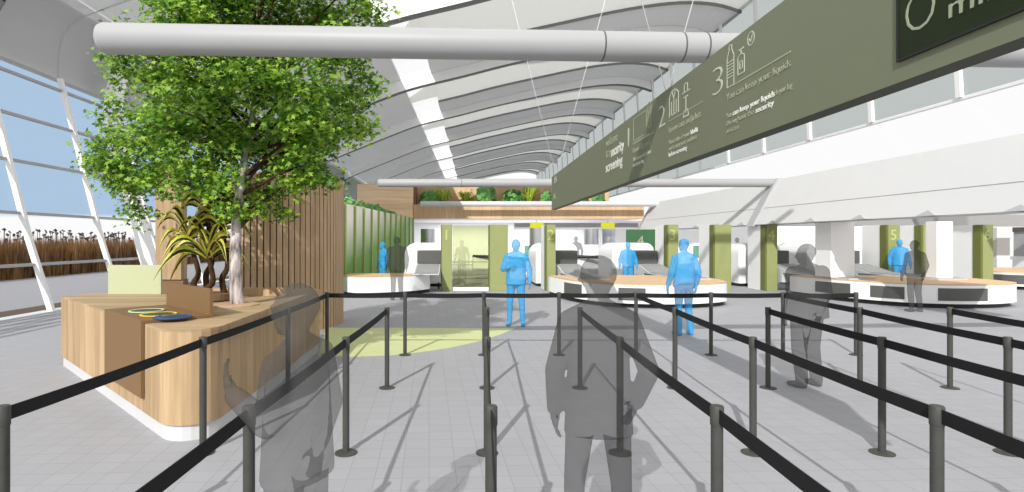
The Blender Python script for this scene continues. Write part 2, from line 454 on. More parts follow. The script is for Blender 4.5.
def shx(x, y): return x + 0.032 * (y - 24) * max(0.0, 1 - abs(x + 2.6) / 8.0)
bmg = bmesh.new(); bmf = bmesh.new(); bmk = bmesh.new(); bms = bmesh.new()
def sst(t): t = max(0, min(1, t)); return t * t * (3 - 2 * t)
# steep left part: thick skin (horizontal offset rather than vertical)
skin = [p for p in rprof if p[0] < -10.2]
for (xa, za), (xb, zb) in zip(skin, skin[1:]):
    prism_y(bmg, [(xa, za), (xb, zb), (xb - 0.25, zb + 0.25), (xa - 0.3, za)], 10.5, 109)
x_start = skin[-1][0]
for y0 in RIBS:
    y1 = y0 + 10.7; A = y0 + 0.0
    xs = xs_range(x_start, SKL)
    o_l = lambda x: up_off * sst((x - x_start) / 4.0)
    rows = []
    for x in xs:
        xa, xb = shx(x, y0), shx(x, y1); ha, hb = rz_(xa) + o_l(x), rz_(xb) + o_l(x)
        rows.append([bmg.verts.new((xa, y0, ha)), bmg.verts.new((xb, y1, hb)), bmg.verts.new((xb, y1, hb + 0.12)), bmg.verts.new((xa, y0, ha + 0.12))])
    for a, b in zip(rows, rows[1:]):
        for k in range(4): bmg.faces.new((a[k], a[(k + 1) % 4], b[(k + 1) % 4], b[k]))
    bmg.faces.new(rows[-1])
    if y0 < 14: continue
    xs = xs_range(SKL, SKR)
    sheet(bms, xs, lambda x: y0, lambda x: y1, up_off + 0.12, thick=0.03)
    tt_ = lambda x: (x - SKL) / (SKR - SKL)
    sheet(bmf, [SKL + (SKR - SKL) * k / 8 for k in range(9)], lambda x: y0 + 0.4 + 4.2 * (1 - tt_(x)) ** 0.5, lambda x: y0 + 6.2, up_off + 0.02, thick=0.05)
    cres = lambda x: y0 + 0.4 + 10.4 * 0.36 * sst((x - SKR) / 9.0)
    xs = sorted(set(xs_range(SKR, 15.7) + [SKR + 0.3 * i for i in range(20)]))
    sheet(bmg, xs, lambda x: y0, cres, up_off + 0.02)
    sheet(bmf, xs, cres, lambda x: y0 + 7.4, up_off + 0.02, thick=0.05)
    sheet(bmk, xs, lambda x: y0 + 7.4, lambda x: y0 + 7.5, up_off - 0.12, thick=0.2)
    sheet(bmg, xs, lambda x: y0 + 7.5, lambda x: y1, up_off - 0.1)
    # small seam bead on the grey soffit
struct(obj('ceiling', bmg, M['roofgrey']))
struct(obj('ceiling_membrane', bmf, M['fabric']))
struct(obj('trim_2', bmk, M['ribdark']))
struct(obj('window_2', bms, M['glass']))
for i, y0 in enumerate(RIBS):
    bm = bmesh.new(); rows = []
    for x, z in [p for p in rprof if p[0] >= -11.5 and (i > 0 or p[0] < -3.4)]:
        ex = 0.05 + 0.75 * (1 - sst((x + 11.2) / 9.0))
        hgt = 0.72 + 0.5 * (1 - sst((x + 11.2) / 9.0))
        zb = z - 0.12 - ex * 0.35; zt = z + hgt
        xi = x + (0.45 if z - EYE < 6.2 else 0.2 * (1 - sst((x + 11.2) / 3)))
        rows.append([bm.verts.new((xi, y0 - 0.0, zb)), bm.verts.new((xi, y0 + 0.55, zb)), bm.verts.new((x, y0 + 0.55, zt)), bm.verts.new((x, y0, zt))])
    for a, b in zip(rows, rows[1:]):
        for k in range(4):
            f = bm.faces.new((a[k], a[(k + 1) % 4], b[(k + 1) % 4], b[k])); f.material_index = 1 if k == 0 else 0  # underside faces get a darker grey, shade put into the colour
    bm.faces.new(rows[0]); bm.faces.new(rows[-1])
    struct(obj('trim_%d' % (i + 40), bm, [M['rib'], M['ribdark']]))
# thin bead continuing a mullion over the soffit
bm = bmesh.new(); tube(bm, [(x + 0.01, 16.5, z) for x, z in rprof if x < -8.5], 0.025, 6)
struct(obj('trim_9', bm, M['roofgrey']))

# ------------------------------------------------------------------ right side: slanted fascia, ledge, clerestory
bm = bmesh.new()
zb, zt = EYE + 0.54, EYE + 2.16
prism_y(bm, [(10.6, zb), (11.5, zt), (11.8, zt), (11.1, zb + 0.28), (11.6, zb + 0.28), (11.6, zb)], 9.8, 33)
struct(obj('wall_right', bm, M['lightgrey']))
bm = bmesh.new(); bm.faces.new([bm.verts.new(p) for p in ((11.5, 10.6, zt), (16.0, 10.6, EYE + 4.5), (16.0, 66, EYE + 4.5), (11.5, 66, zt))])
struct(obj('window_4', bm, M['glass']))
bm = bmesh.new(); box(bm, 15.95, 16.1, 10.6, 66, EYE + 4.42, EYE + 4.52); struct(obj('trim_34', bm, M['bright']))
bm = bmesh.new(); box(bm, 10.915, 10.935, 9.8, 33, EYE + 1.12, EYE + 1.135)
struct(obj('trim_10', bm, M['midgrey']))
win2 = struct(bpy.data.objects.new('window_3', None)); COL.objects.link(win2)
ca = (16.0, EYE + 4.5); cb = (15.5, EYE + 12.7)
bm = bmesh.new(); bm.faces.new([bm.verts.new(p) for p in ((ca[0], 10.6, ca[1]), (cb[0], 10.6, cb[1]), (cb[0], 109, cb[1]), (ca[0], 109, ca[1]))])
obj('pane', bm, M['glass_grey'], win2)
for k in range(-3, 22):
    D = 25.6 + 3.8 * k
    bm = bmesh.new(); prism_y(bm, [(ca[0] - 0.12, ca[1]), (ca[0], ca[1]), (cb[0], cb[1]), (cb[0] - 0.12, cb[1])], D - 0.09, D + 0.09)
    obj('mullion', bm, M['bright'], win2)
# gussets along the fascia foot
for k, D in enumerate([10.7, 12.8, 14.95, 17.0, 19.06, 21.1, 23.1, 25.1, 27.2, 29.2]):
    bm = bmesh.new()
    vs_ = [bm.verts.new(p) for p in ((10.55, D - 0.28, zb), (10.55, D + 0.28, zb), (10.62, D, zb + 0.13), (10.9, D - 0.2, zb), (10.9, D + 0.2, zb))]
    for f in ((0, 1, 2), (0, 2, 3), (1, 4, 2), (3, 2, 4), (0, 3, 4, 1)): bm.faces.new([vs_[i] for i in f])
    struct(obj('trim_%d' % (11 + k), bm, M['midgrey']))
# slanted end frames
for k, D in enumerate((20.4, 32.9)):
    bm = bmesh.new()
    prism_y(bm, [(10.52, zb - 0.06), (11.42, zt + 0.03), (11.62, zt + 0.03), (10.75, zb - 0.06)], D - 0.22, D + 0.22)
    struct(obj('trim_%d' % (30 + k), bm, M['midgrey']))

# ------------------------------------------------------------------ big horizontal tubes
TZ = EYE + 2.04
def ctube(name, p0, p1, r, label, rings=(), mat='pipe'):
    t = thing(name, label, 'roof tube', p0, 0)
    p0 = Vector(p0); p1 = Vector(p1); d = p1 - p0; L_ = d.length; u = d.normalized()
    bm = bmesh.new()
    prof = [(0, 0.55), (0.02, 0.85), (0.06, 1.0)]
    tube(bm, [u * s for s in (0, 0.02, 0.06, L_ - 0.06, L_ - 0.02, L_)], [r * 0.7, r * 0.9, r, r, r * 0.9, r * 0.7], 40)
    o = obj('tube_body', bm, M[mat], t)
    for s in rings:
        bm = bmesh.new(); tube(bm, [u * (s - 0.008), u * (s + 0.008)], r * 1.012, 40); obj('joint_ring', bm, M['darkgrey'], t)
    return t
ctube('roof_tube', (-3.6, 5.77, TZ), (11.0, 6.44, TZ), 0.155, 'thick grey horizontal tube crossing in front of the tree and above the sign', (5.15, 6.0, 6.25))
ctube('roof_tube', (-2.76, 20.4, TZ), (11.5, 20.4, TZ), 0.15, 'grey horizontal tube in front of the top of the timber fascia', (3.0,), 'pipe')
ctube('roof_tube', (-1.97, 32.2, TZ), (11.5, 32.2, TZ), 0.15, 'pale grey far tube running below the row of potted greenery', (), 'lightgrey')
# ------------------------------------------------------------------ timber fascia at the back, planters
def wallbox(name, x0, x1, y0, y1, z0, z1, m, bev=0.0):
    bm = bmesh.new(); box(bm, x0, x1, y0, y1, z0, z1)
    if bev: bevel_all(bm, bev)
    return struct(obj(name, bm, m))
wallbox('wall_back_fascia', -2.4, 10.9, 32.9, 33.3, EYE + 1.23, EYE + 2.05, M['wood_back'])
wallbox('wall_back_upper', -2.4, 9.4, 34.8, 35.1, EYE + 1.23, EYE + 3.35, M['wood_back'])
wallbox('wall_back_left', -5.6, -2.42, 32.6, 35.1, EYE + 1.23, EYE + 3.2, M['wood_h'])
wallbox('wall_back_return', -2.42, -2.3, 33.3, 34.8, EYE + 1.3, EYE + 3.2, M['slatback'])
wallbox('ceiling_planter_floor', -2.3, 9.4, 33.3, 34.8, EYE + 1.6, EYE + 1.9, M['soil'])
wallbox('ceiling_back_soffit', -3.2, 11.0, 33.3, 42, EYE + 1.25, EYE + 1.4, M['bright'])
wallbox('wall_right_lintel', 11.65, 27, 22.3, 22.7, EYE + 0.54, EYE + 1.0, M['beltgrey'])
wallbox('wall_back', -6, 30, 41.7, 42, 0, EYE + 1.4, M['bright'])
wallbox('wall_back_lintel', 3.5, 10.8, 33.6, 33.9, EYE + 0.62, EYE + 1.0, M['midgrey'])
bm = bmesh.new()
for k in range(18):
    for j in range(1):
        pass
bm.free()

# unseen fill lamps added under the back soffit to brighten the wall
for x in (0.5, 6.5):
    l = bpy.data.lights.new('added_fill_light', 'AREA'); l.shape = 'RECTANGLE'; l.size = 5; l.size_y = 6; l.energy = 420
    o = bpy.data.objects.new('added_fill_light', l); COL.objects.link(o); o.location = (x, 37.5, EYE + 1.2)
# ------------------------------------------------------------------ green fin wall at left
fw0 = Vector((-3.92, 16.5, 0)); fw1 = Vector((-2.4, 32.5, 0)); fd = fw1 - fw0
fin = thing('fin_wall', 'tall screen of pale to green printed panels between narrow olive fins', 'wall screen', fw0, math.atan2(fd.y, fd.x))
N = 13; Lf = fd.length; pitch = Lf / N; HF = EYE + 1.23
for i in range(N):
    bm = bmesh.new(); box(bm, i * pitch + 0.08, (i + 1) * pitch - 0.08, 0.0, 0.05, 0.06, HF); obj('panel', bm, M['print'], fin)
for i in range(N + 1):
    bm = bmesh.new(); box(bm, i * pitch - 0.06, i * pitch + 0.06, -0.06, 0.06, 0.0, HF + 0.02); obj('fin', bm, M['finolive'], fin)
bm = bmesh.new(); box(bm, -0.1, Lf + 0.1, -0.05, 0.1, 0.0, 0.06); obj('plinth', bm, M['white'], fin)

# ------------------------------------------------------------------ curved slat drum behind counter
drum = thing('slatted_wall', 'curved wall of upright oak slats behind the wooden counter', 'slatted wall', (-4.15, 12.0, 0))
RD = 1.72; HD = EYE + 1.24
a0, a1 = math.radians(-86), math.radians(20)
bm = bmesh.new()
nseg = 36
inner = [(RD - 0.1) * Vector((math.cos(a0 + (a1 - a0) * k / nseg), math.sin(a0 + (a1 - a0) * k / nseg))) for k in range(nseg + 1)]
outer = [(RD - 0.06) * Vector((math.cos(a0 + (a1 - a0) * k / nseg), math.sin(a0 + (a1 - a0) * k / nseg))) for k in range(nseg + 1)]
poly = [(p.x, p.y) for p in inner] + [(p.x, p.y) for p in reversed(outer)]
prism(bm, poly, 0.0, HD - 0.03); obj('backing', bm, M['slatback'], drum)
ns = 29
for k in range(ns):
    a = a0 + (a1 - a0) * (k + 0.5) / ns
    bm = bmesh.new(); box(bm, RD - 0.06, RD + 0.05, -0.045, 0.045, 0.0, HD); 
    bmesh.ops.rotate(bm, verts=bm.verts, cent=(0, 0, 0), matrix=Matrix.Rotation(a, 3, 'Z'))
    obj('slat', bm, M['wood_slat'], drum)
pier = thing('timber_pier', 'plain oak pier panel standing behind the yellow-striped plant', 'pillar', (-4.95, 9.9, 0))
bm = bmesh.new(); box(bm, -0.2, 0.24, -0.1, 0.12, 1.07, HD); obj('panel', bm, M['wood_v'], pier)
bm = bmesh.new(); box(bm, -0.17, 0.26, -0.07, 0.12, 0, 1.07); obj('plinth', bm, M['slatback'], pier)

# ------------------------------------------------------------------ reception counter
CH = 0.97
ctr = thing('reception_counter', 'large oak reception counter with chamfered corner and white plinth', 'counter', (-3.4, 6.8, 0))
ox, oy = -3.4, 6.8
base = [(-5.5, 7.95), (-2.12, 4.53), (-2.12, 9.2), (-2.6, 9.2), (-2.75, 8.3), (-5.3, 8.35)]
rad = [0.05, 0.28, 0.3, 0.2, 0.3, 0.06]
def off(poly, ox=ox, oy=oy): return [(x - ox, y - oy) for x, y in poly]
body = rounded(base, rad, 8)
def inset(poly, d):
    n = len(poly); out_ = []
    A_ = sum(poly[i][0] * poly[(i + 1) % n][1] - poly[(i + 1) % n][0] * poly[i][1] for i in range(n))
    sg = 1 if A_ > 0 else -1
    for i in range(n):
        p = Vector(poly[i]); a = Vector(poly[i - 1]); b = Vector(poly[(i + 1) % n])
        t = (b - a).normalized(); nrm = Vector((-t.y, t.x)) * sg
        out_.append(tuple(p + nrm * d))
    return out_
bm = bmesh.new(); prism(bm, off(body), 0.14, CH - 0.02); obj('body', bm, M['wood_v'], ctr)
bm = bmesh.new(); prism(bm, off(inset(body, 0.025)), 0.0, 0.14); obj('plinth', bm, M['plinth'], ctr)
bm = bmesh.new(); prism(bm, off(body), CH - 0.02, CH); obj('counter_top', bm, M['wood_top'], ctr)
# raised back rim
bm = bmesh.new(); box(bm, -4.0 - ox, -2.3 - ox, 7.95 - oy, 8.03 - oy, CH, CH + 0.11)
obj('back_rim', bm, M['wood_v'], ctr)
# pale green screen on the back edge
sc_ = thing('desk_screen', 'pale green upright panel on the back edge of the wooden counter', 'panel', (-4.6, 8.2, CH))
bm = bmesh.new(); box(bm, -0.38, 0.38, -0.02, 0.02, 0, 0.42); bevel_all(bm, 0.004); obj('panel', bm, M['palegreen'], sc_)
# brown wrap: hanging panel, mat and upright
bw = thing('brown_shelf_wrap', 'folded brown panel hanging over the counter face with an upright back', 'panel', (-2.888, 5.301, 0))
ax_ = Vector((-0.703, 0.711, 0)).normalized(); bx_ = Vector((0.711, 0.703, 0)).normalized()
def wrapbox(bm, a_0, a_1, b_0, b_1, z0, z1):
    vs_ = []
    for a in (a_0, a_1):
        for b in (b_0, b_1):
            for z in (z0, z1):
                p = ax_ * a + bx_ * b; vs_.append(bm.verts.new((p.x, p.y, z)))
    for f in ((0, 1, 3, 2), (4, 6, 7, 5), (0, 4, 5, 1), (2, 3, 7, 6), (0, 2, 6, 4), (1, 5, 7, 3)): bm.faces.new([vs_[i] for i in f])
bm = bmesh.new(); wrapbox(bm, 0, 1.27, -0.03, 0.0, 0.28, CH + 0.03); obj('hanging_panel', bm, M['brown'], bw)
bm = bmesh.new(); wrapbox(bm, 0, 1.27, 0.0, 0.6, CH + 0.004, CH + 0.03); obj('mat', bm, M['brown'], bw)
bm = bmesh.new(); wrapbox(bm, 0, 1.27, 0.6, 0.63, CH + 0.002, CH + 0.29); obj('upright_panel', bm, M['brown'], bw)
def dish(px, py, r, ring, inner_m, label):
    x, y = ground(px, py, 1.0)
    d = thing('round_dish', label, 'dish', (x, y, CH + 0.0305), 0)
    bm = bmesh.new(); lathe(bm, [(r * 0.82, 0.0), (r, 0.004), (r, 0.012), (r * 0.9, 0.012), (r * 0.86, 0.008)], seg=40); obj('rim', bm, ring, d)
    bm = bmesh.new(); lathe(bm, [(r * 0.85, 0.0085), (r * 0.85, 0.010)], seg=40); obj('dish_base', bm, inner_m, d)
dish(146.5, 311.2, 0.17, M['ring_green'], M['dish_dark'], 'flat dark dish with pale green rim, rearmost of three on the brown mat')
dish(158.5, 314.9, 0.17, M['ring_yellow'], M['dish_dark'], 'flat dark dish with yellow rim, between the other two on the brown mat')
dish(172.5, 317.6, 0.17, M['ring_blue'], M['dish_blue'], 'flat blue dish nearest the upright brown panel')

# ------------------------------------------------------------------ tree
def leaf_mesh(name, centers, normals, sizes, shape):
    """many n-gon leaves in one mesh; shape = list of (u,v,w)"""
    n = len(centers); k = len(shape); S = np.array(shape)
    nrm = normals / np.linalg.norm(normals, axis=1, keepdims=True)
    ref = rng.normal(size=(n, 3)); t = np.cross(nrm, ref); t /= np.linalg.norm(t, axis=1, keepdims=True); b = np.cross(nrm, t)
    V = centers[:, None, :] + sizes[:, None, None] * (S[None, :, 0:1] * t[:, None, :] + S[None, :, 1:2] * b[:, None, :] + S[None, :, 2:3] * nrm[:, None, :])
    V = V.reshape(-1, 3)
    me = bpy.data.meshes.new(name)
    me.vertices.add(len(V)); me.vertices.foreach_set('co', V.ravel())
    me.loops.add(n * k); me.loops.foreach_set('vertex_index', np.arange(n * k, dtype=np.int32))
    me.polygons.add(n); me.polygons.foreach_set('loop_start', np.arange(0, n * k, k, dtype=np.int32))
    me.update(calc_edges=True); me.validate()
    return me
maple = []
for i in range(10):
    a = 2 * PI * i / 10; r = (0.5, 0.24)[i % 2]
    if i == 0: r = 0.55
    maple.append((r * math.cos(a), r * math.sin(a), -0.06 if i % 2 == 0 else 0.04))
tx, ty = -2.62, 6.84
tree = thing('indoor_tree', 'tall leafy green maple tree with mottled trunk growing from the wooden counter', 'tree', (tx, ty, CH))
blobs_px = [(134, 76, 24), (120, 112, 24), (108, 166, 20), (130, 178, 30), (148, 205, 17), (160, 130, 42), (175, 175, 34), (205, 180, 32), (230, 195, 30), (262, 200, 26), (285, 185, 26),
            (305, 165, 28), (325, 140, 26), (345, 128, 20), (350, 105, 26), (330, 75, 34), (335, 30, 30), (300, 20, 36), (262, 40, 44), (220, 20, 46), (186, 20, 40), (168, 10, 32), (155, 60, 40), (205, 80, 46), (250, 90, 46), (295, 100, 42),
            (270, 140, 42), (225, 135, 40), (180, 110, 40), (310, 125, 34), (366, 95, 15), (358, 128, 15), (90, 162, 12), (136, 212, 13), (322, 180, 14), (278, 212, 12),
            (144, 44, 24), (122, 52, 12), (370, 12, 20), (345, -10, 32), (250, -20, 50), (190, -25, 44), (290, -40, 46), (230, -70, 48), (170, -20, 32), (270, -105, 36), (205, -100, 30), (320, 50, 36), (100, 100, 10), (365, 88, 17), (352, 60, 22), (118, 140, 26)]
cs = []; nn = []; ss = []; mi = []
DC = 7.6
for (bx, by, br) in blobs_px:
    for layer in range(2 if br > 24 else 1):
        yy = DC + random.uniform(-0.85, 0.85) * (1.0 if br > 20 else 0.8)
        r = br / F * DC * 0.86
        cx = (bx - PX) / F * yy; cz = EYE + (PY - by) / F * yy
        # twig clusters on the blob
        for c in range(int(8 * (br / 20) ** 2) + 4):
            v = rng.normal(size=3); v /= np.linalg.norm(v)
            rr = r * random.uniform(0.45, 1.05)
            p = np.array([cx, yy, cz]) + v * np.array([rr, rr * 1.1, rr * 0.9])
            if p[1] < 6.12 and abs(p[2] - TZ) < 0.9: p[1] = 6.12 + random.random() * 0.5
            if noise.noise(Vector(p) * 1.9) > 0.16: continue
            cr = random.uniform(0.07, 0.14)
            for l_ in range(random.randint(22, 34)):
                q = p + rng.normal(size=3) * cr * np.array([1, 1, 0.6])
                if q[1] < 6.08: q[1] = 6.08 + random.random() * 0.3
                cs.append(q); nv = np.array([rng.normal() * 0.6, rng.normal() * 0.6 - 0.5, 0.9 + rng.normal() * 0.4]); nn.append(nv)
                ss.append(random.uniform(0.05, 0.1))
cs = np.array(cs); nn = np.array(nn); ss = np.array(ss)
me = leaf_mesh('foliage', cs - np.array([tx, ty, CH]), nn, ss, maple)
me.materials.append(M['leaf']); me.materials.append(M['leaf2'])
mi = (rng.random(len(cs)) < 0.38).astype(np.int32); me.polygons.foreach_set('material_index', mi)
obj('foliage', me, [], tree)
print('leaves', len(cs))
bm = bmesh.new()
trunk = [(0, 0, -0.02), (0.0, 0, 0.05), (-0.02, 0.02, 0.4), (-0.05, 0.1, 0.8), (-0.06, 0.2, 1.2), (-0.04, 0.32, 1.7), (0.0, 0.5, 2.3), (0.03, 0.6, 3.0), (0.0, 0.7, 3.8), (0, 0.75, 4.6)]
tube(bm, smoothcurve(trunk, 4), [0.105] * 2 + list(np.linspace(0.086, 0.012, len(smoothcurve(trunk, 4)) - 2)), 14)
obj('trunk', bm, M['bark'], tree, smooth=True)
bm = bmesh.new()
tcurve = smoothcurve(trunk, 4)
for (bx, by, br) in blobs_px[:46]:
    if br < 22: continue
    yy = DC + random.uniform(-0.5, 0.6); e = Vector(((bx - PX) / F * yy - tx, yy - ty, EYE + (PY - by) / F * yy - CH))
    zs = max(0.9, min(e.z * 0.72, 3.6)); st = min(tcurve, key=lambda p: abs(p.z - zs))
    mid = st.lerp(e, 0.5) + Vector((random.uniform(-.1, .1), random.uniform(-.1, .1), random.uniform(-0.05, 0.12)))
    pts = smoothcurve([st, mid, e], 4)
    tube(bm, pts, list(np.linspace(0.03, 0.008, len(pts))), 6)
obj('branches', bm, M['darkbark'], tree)
bm = bmesh.new(); lathe(bm, [(0.26, 0.001), (0.26, 0.012), (0.2, 0.02)], seg=28); obj('soil_ring', bm, M['wood_slat'], tree)

# ------------------------------------------------------------------ dracaena
dx, dy = -3.15, 7.25
dr = thing('dracaena_plant', 'tall plant with arching yellow-edged dark leaves behind the brown panel', 'potted plant', (dx, dy, CH))
def strap(bm, base_, az, length, rise, droop, w):
    n = 9; rows = []; tw = random.uniform(-0.9, 0.9)
    hd = Vector((math.cos(az), math.sin(az), 0)); side = Vector((-math.sin(az), math.cos(az), 0))
    side = side * math.cos(tw) + Vector((0, 0, 1)) * math.sin(tw)
    for i in range(n + 1):
        t = i / n
        p = base_ + hd * (length * (t * 0.92)) + Vector((0, 0, rise * math.sin(t * PI * 0.62) * 1.0 - droop * t ** 2.4))
        ww = w * (0.35 + 1.0 * math.sin(min(1, t * 1.15 + 0.12) * PI * 0.62)) * (1 - t ** 3.0) + 0.002
        up_ = Vector((0, 0, 0.35 * ww))
        rows.append([bm.verts.new(p - side * ww + up_), bm.verts.new(p - side * ww * 0.45), bm.verts.new(p + side * ww * 0.45), bm.verts.new(p + side * ww + up_)])
    for a, b in zip(rows, rows[1:]):
        for k in range(3):
            f = bm.faces.new((a[k], a[k + 1], b[k + 1], b[k])); f.material_index = 0 if k == 1 else 1; f.smooth = True
heads = [(Vector((0.05, -0.1, 0.5)), 20, 0.66), (Vector((-0.25, 0.0, 0.72)), 16, 0.5), (Vector((0.12, 0.1, 0.92)), 16, 0.46), (Vector((-0.08, 0.15, 1.05)), 12, 0.42)]
for hi, (h, n, L_) in enumerate(heads):
    bm = bmesh.new()
    for k in range(n):
        az = (0 if k % 2 else PI) + random.uniform(-1.0, 1.0); t = k / n
        strap(bm, h + Vector((0, 0, 0.16 * t)), az, L_ * random.uniform(0.85, 1.12) * (1 - 0.4 * t), L_ * (0.35 + 0.5 * t), L_ * (0.75 - 0.5 * t), 0.045)
    obj('leaf_crown', bm, [M['drac_g'], M['drac_y']], dr)
for h, b0 in ((heads[0][0], Vector((0.02, 0.0, 0))), (heads[1][0], Vector((-0.12, 0.05, 0))), (heads[2][0], Vector((0.2, 0.1, 0))), (heads[3][0], Vector((-0.03, 0.12, 0)))):
    bm = bmesh.new(); mid = (h + b0) / 2 + Vector((0.06, 0, 0.02)); pts = smoothcurve([b0 + Vector((0, 0, 0.01)), b0.lerp(h, 0.3) - Vector((0.03, 0, 0)), mid, h + Vector((0, 0, 0.1))], 5)
    tube(bm, pts, list(np.linspace(0.045, 0.03, len(pts))), 8); obj('stem', bm, M['darkbark'], dr)
bm = bmesh.new(); lathe(bm, [(0.2, 0.0), (0.24, 0.02), (0.26, 0.1), (0.24, 0.1)], 0.03, 0.06, 24); obj('pot', bm, M['slatback'], dr)

# ------------------------------------------------------------------ barrier posts and belts
HP = 0.955
rowsD = [8.67, 6.74, 4.68, 2.74]
cols_px = {0: (327, 288, 203, 3), 1: (405, 387, 346, 249), 2: (484, 487, 487, 491), 3: (559, 580, 620, 717), 4: (636, 675, 753, 937),
           5: (711, 768, 882, 1157), 6: (783, 860, 1008, 1375), 7: (856, 950, 1136, 1600)}
def ppos(c, r):
    if r < 4: D = rowsD[r]; return Vector(((cols_px[c][r] - PX) / F * D, D, 0))
    a = ppos(c, 2); b = ppos(c, 3); return b + (b - a)
pole_me = None
def mk_post_meshes():
    bm = bmesh.new(); lathe(bm, [(0.028, 0.012), (0.028, HP - 0.09)], seg=20); p = obj('pole', bm, M['post']); 
    bm = bmesh.new(); lathe(bm, [(0.092, 0.0), (0.092, 0.008), (0.075, 0.014), (0.03, 0.018)], seg=28); b = obj('base_disc', bm, M['post'])
    bm = bmesh.new(); lathe(bm, [(0.0305, HP - 0.095), (0.0315, HP - 0.09), (0.0315, HP - 0.006), (0.027, HP)], seg=20); h = obj('reel_head', bm, M['post'])
    for o in (p, b, h): o.data.shade_smooth(); smooth_by_angle(o, 40)
    return p, b, h
tp, tb, th = mk_post_meshes()
ordn = ['first', 'second', 'third', 'fourth', 'fifth', 'sixth', 'seventh', 'eighth']
rown = ['farthest row', 'second row from the back', 'third row from the back', 'nearest row']
belts = []   # ((c,r),(c,r))
for c in range(7): belts.append(((c, 0), (c + 1, 0)))
for c in (0, 2, 4, 6):
    for r in (0, 1, 2): belts.append(((c, r), (c, r + 1)))
for c in (1, 3, 5, 7):
    for r in (1, 2): belts.append(((c, r), (c, r + 1)))
for c in (1, 2, 3, 4): belts.append(((c, 3), (c, 4)))
need = set()
for a, b in belts: need.add(a); need.add(b)
# belt direction: owner is the post whose reel it comes from
posts = {}
first = True
for (c, r) in sorted(need, key=lambda t: (t[1], t[0])):
    p = ppos(c, r)
    xpx = PX + F * p.x / p.y if p.y > 0.3 else 9999
    if r == 4: lab = 'dark grey barrier post beside the viewer, %s from the left' % ordn[c - 1]
    elif xpx > 1030: lab = 'belt post past the right edge, %s in the %s' % (ordn[c], rown[r])
    else: lab = 'dark grey belt barrier post, %s from the left in the %s' % (ordn[c], rown[r])
    t = thing('barrier_post', lab, 'barrier post', p, 0, 'queue barrier posts')
    if first:
        for o in (tp, tb, th): o.parent = t
        first = False
    else:
        for o in (tp, tb, th):
            d = o.copy(); COL.objects.link(d); d.parent = t
    posts[(c, r)] = t
for a, b in belts:
    pa, pb = ppos(*a), ppos(*b); d = pb - pa; L_ = d.length; u = d.normalized(); nrm = Vector((-u.y, u.x, 0)) * 0.0025
    bm = bmesh.new(); n = 8; rings = []
    for i in range(n + 1):
        t = i / n; q = u * (0.028 + (L_ - 0.056) * t); sag = -0.008 * 4 * t * (1 - t)
        zt_ = HP - 0.012 + sag; zb_ = zt_ - 0.068
        rings.append([bm.verts.new(q + nrm + Vector((0, 0, zb_))), bm.verts.new(q - nrm + Vector((0, 0, zb_))), bm.verts.new(q - nrm + Vector((0, 0, zt_))), bm.verts.new(q + nrm + Vector((0, 0, zt_)))])
    for r0, r1 in zip(rings, rings[1:]):
        for k in range(4): bm.faces.new((r0[k], r0[(k + 1) % 4], r1[(k + 1) % 4], r1[k]))
    bm.faces.new(rings[0]); bm.faces.new(rings[-1])
    obj('belt', bm, M['belt'], posts[a])

# ------------------------------------------------------------------ overhead sign
def SD(px): return 2.235 / ((px - PX) / F - 0.0246)
sA = Vector((2.235 + 0.0246 * 15.4, 15.4, 0)); sB = Vector((2.235 + 0.0246 * 1.2, 1.2, 0))
sdir = (sB - sA).normalized(); SL = (sB - sA).length
sz0, sz1 = EYE + 0.815, EYE + 1.70
sign = thing('overhead_sign', 'very long olive hanging wayfinding sign with pale lettering', 'sign', (sA.x, sA.y, 0), math.atan2(sdir.y, sdir.x))
# local: x along the sign towards the viewer, y: local -y is the face seen
bm = bmesh.new(); box(bm, 0, SL, 0.0, 0.11, sz0 + 0.004, sz1)
fside = -1
obj('board', bm, M['sign'], sign)
bm = bmesh.new(); box(bm, 0, SL, 0.0, 0.11, sz0 - 0.004, sz0 + 0.004); obj('underside_shade', bm, M['signshade'], sign)  # darkened sign colour stands in for shade on the underside
Rm = Matrix.Rotation(-math.atan2(sdir.y, sdir.x), 3, 'Z')
# sign face check: local +y should point to world +x
nloc = Matrix.Rotation(math.atan2(sdir.y, sdir.x), 3, 'Z') @ Vector((0, 1, 0))
FACE = 0.0 if nloc.x > 0 else 0.11
SGN = -1 if nloc.x > 0 else 1
def su(px): return (15.4 - SD(px)) / abs(sdir.y)
def sv(px, py): return EYE + (PY - py) / F * SD(px)
dg = bpy.context.evaluated_depsgraph_get()
def text_mesh(s, size, extrude=0.002, offset=0.0):
    cu = bpy.data.curves.new('text', 'FONT'); cu.body = s; cu.size = size; cu.extrude = extrude; cu.offset = offset; cu.resolution_u = 3
    o = bpy.data.objects.new('text', cu); COL.objects.link(o)
    d = bpy.context.evaluated_depsgraph_get(); d.update()
    me = bpy.data.meshes.new_from_object(o.evaluated_get(d)); bpy.data.objects.remove(o); bpy.data.curves.remove(cu)
    return me
def put_text(parent, s, u0, u1, v0, height, mat, name='lettering', xform=None, offset=0.0):
    """fit between u0..u1, baseline v0, cap height=height, on the sign face"""
    me = text_mesh(s, 1.0, 0.004, offset)
    co_ = np.empty(len(me.vertices) * 3); me.vertices.foreach_get('co', co_); co_ = co_.reshape(-1, 3)
    mn, mx_ = co_.min(0), co_.max(0); cap = 0.72
    X = (co_[:, 0] - mn[0]) / (mx_[0] - mn[0]) * (u1 - u0) + u0
    Z = co_[:, 1] / cap * height + v0
    Y = FACE + SGN * (0.001 + (co_[:, 2] - mn[2]) * 0.4)
    new = np.stack([X, Y, Z], 1); me.vertices.foreach_set('co', new.ravel()); me.update()
    me.materials.clear(); me.materials.append(mat)
    return obj(name, me, [], parent)
